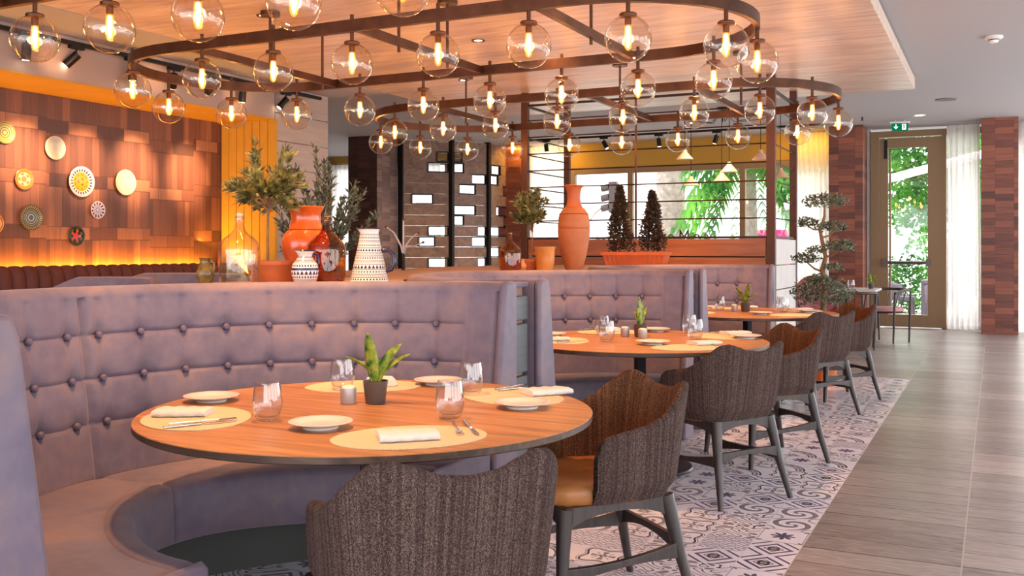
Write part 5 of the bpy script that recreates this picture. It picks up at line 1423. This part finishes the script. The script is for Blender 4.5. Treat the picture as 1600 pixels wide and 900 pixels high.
tree(-3.1, 20.6, 1.2, .06, (0, 0, 1.1, .8, .8), 1500, .12, M['tree_leaf'], 9, 'low green bush outside, left of the exit door', 'garden_bush')
tree(-3.4, 22.4, 2.0, .08, (0, 0, 2.6, .75, 1.2), 1500, .16, M['tree_leaf'], 14, 'small green tree outside beside the cloud-pruned tree')
for i, (x, y, r_, l) in enumerate(((-9.3, 24, .9, 'behind the amphora'), (-7.3, 23.2, .7, 'behind the letters'), (-4.6, 20.4, .6, 'right of the letters'), (-1.6, 22.0, .6, 'below the push bar of the exit door'), (.1, 22.0, .6, 'beside the terrace table'))):
    tree(x, y, .4, .05, (0, 0, .95 if i < 3 else .6, r_, .62), 1100, .11, M['tree_leaf'], 40 + i, 'rounded green hedge bush outside, ' + l, 'hedge_bush')
# letters on the window sill outside, read from the street
def text_obj(body, size, loc, rot, m, name, parent=None, ext=.015, mirror=False):
    cu = bpy.data.curves.new(name, 'FONT'); cu.body = body; cu.size = size; cu.extrude = ext; cu.align_x = 'CENTER'
    tmp = bpy.data.objects.new('tmp', cu); col.objects.link(tmp)
    dg = bpy.context.evaluated_depsgraph_get(); me = bpy.data.meshes.new_from_object(tmp.evaluated_get(dg)); bpy.data.objects.remove(tmp)
    me.materials.clear(); me.materials.append(m)
    o = bpy.data.objects.new(name, me); col.objects.link(o); o.location = loc; o.rotation_euler = rot
    if parent: o.parent = parent
    return o
t = empty('letter_sign', (-5.13, 17.5, 1.20), 0, 'dark letters standing outside the window, seen reversed', 'sign')
for ch, sz, xx in (('S', .30, .41), ('O', .30, .235), ('M', .42, 0), ('O', .30, -.25), ('S', .30, -.41)):
    o = text_obj(ch, sz, (xx, 0, .15), (R(90), 0, R(180)), M['sign_dark'], 'letter', t); o.scale = (.66, 1, 1)
MB().box(0, 0, .12, 1.2, .05, .05).box(-.5, 0, -.55, .03, .03, 1.40).box(.5, 0, -.55, .03, .03, 1.40).build('support_rail', M['sign_dark'], t, smooth=False)
# traffic light on a curved arm
t = empty('traffic_light', (-11.4, 28, -.06), 0, 'dark traffic light on a curved arm beyond the street window', 'traffic light')
arm = [(0, 0, 0), (0, 0, 1.6)] + [(1.0 - 1.0 * math.cos(R(q)), 0, 1.6 + 1.35 * math.sin(R(q))) for q in range(10, 91, 10)]
MB().tube(arm, .04, 8).build('arm', M['bark'], t)
bx = MB().box(1.15, 0, 3.25, .30, .25, 1.05).build('housing', M['sign_dark'], t, smooth=False, bevel=.03)
for k in range(3): MB().tube([(1.0, -.05, 3.6 - k * .34), (.72, -.05, 3.55 - k * .34)], .12, 10).build('visor', M['sign_dark'], bx)
t.scale = (.85, .85, .9)
tag(MB().box(-5.55, 27.0, .88, 1.1, .6, 1.88).build('street_hoarding', M['magenta'], smooth=False, bevel=.05), 'bright magenta hoarding low behind the window, far right', 'hoarding')
# white canopy tube and sign post outside the door
tag(MB().tube([(-3.9, 20.6, 2.16), (-1.2, 20.6, 2.84), (1.6, 20.6, 3.54)], .08, 14).build('canopy_tube', M['white']), 'slanting white tube crossing the view through the exit door', 'tube')
t = empty('sign_post', (-.95, 24.0, -.06), 0, 'small white and green cross sign on a post outside the door', 'sign')
MB().tube([(0, .06, 0), (0, .06, 1.95)], .04, 8).build('post', M['bark'], t)
MB().box(0, 0, 1.75, .30, .02, .34).build('panel', M['white'], t, smooth=False)
for s_ in (-1, 1): MB().bar((-.11 * s_, -.014, 1.62), (.11 * s_, -.014, 1.88), .035, .006, up=(0, 1, 0)).build('cross_mark', mat('sign_teal', (40, 150, 110), .5), t, smooth=False)
# wicker terrace furniture
t = empty('terrace_table', (-.80, 20.2, -.06), 0, 'grey wicker table on the terrace beyond the door', 'table')
MB().box(0, 0, .72, .9, .9, .07).build('tabletop', M['wicker'], t, smooth=False, bevel=.01)
for sx in (-1, 1):
    for sy in (-1, 1): MB().box(sx * .41, sy * .41, .34, .07, .07, .69).build('leg', M['wicker'], t, smooth=False)
def wicker_chair(loc, rz, label):
    t = empty('terrace_chair', loc, rz, label, 'chair', 'grey wicker terrace chairs')
    MB().box(0, 0, .40, .52, .50, .08).build('seat', M['wicker'], t, smooth=False, bevel=.02)
    G = []
    for i in range(13):
        a = R(-180 + 15 * i); G.append([(.27 * math.cos(a), .26 * math.sin(a), .36), (.29 * math.cos(a), .28 * math.sin(a), .66 + .12 * (math.sin(-a)) ** 2)])
    MB().grid(G).build('backrest', M['wicker'], t, solid=.04)
    for sx in (-1, 1):
        for sy in (-1, 1): MB().tube([(sx * .22, sy * .2, .38), (sx * .24, sy * .22, 0)], .022, 8).build('leg', M['wicker'], t)
    return t
wc = wicker_chair((-1.62, 20.1, -.06), R(-90), 'grey wicker chair left of the terrace table')
dup(wc, (-.85, 19.30, -.06), R(0), 'grey wicker chair in front of the terrace table')
dup(wc, (-.05, 20.2, -.06), R(90), 'grey wicker chair right of the terrace table')
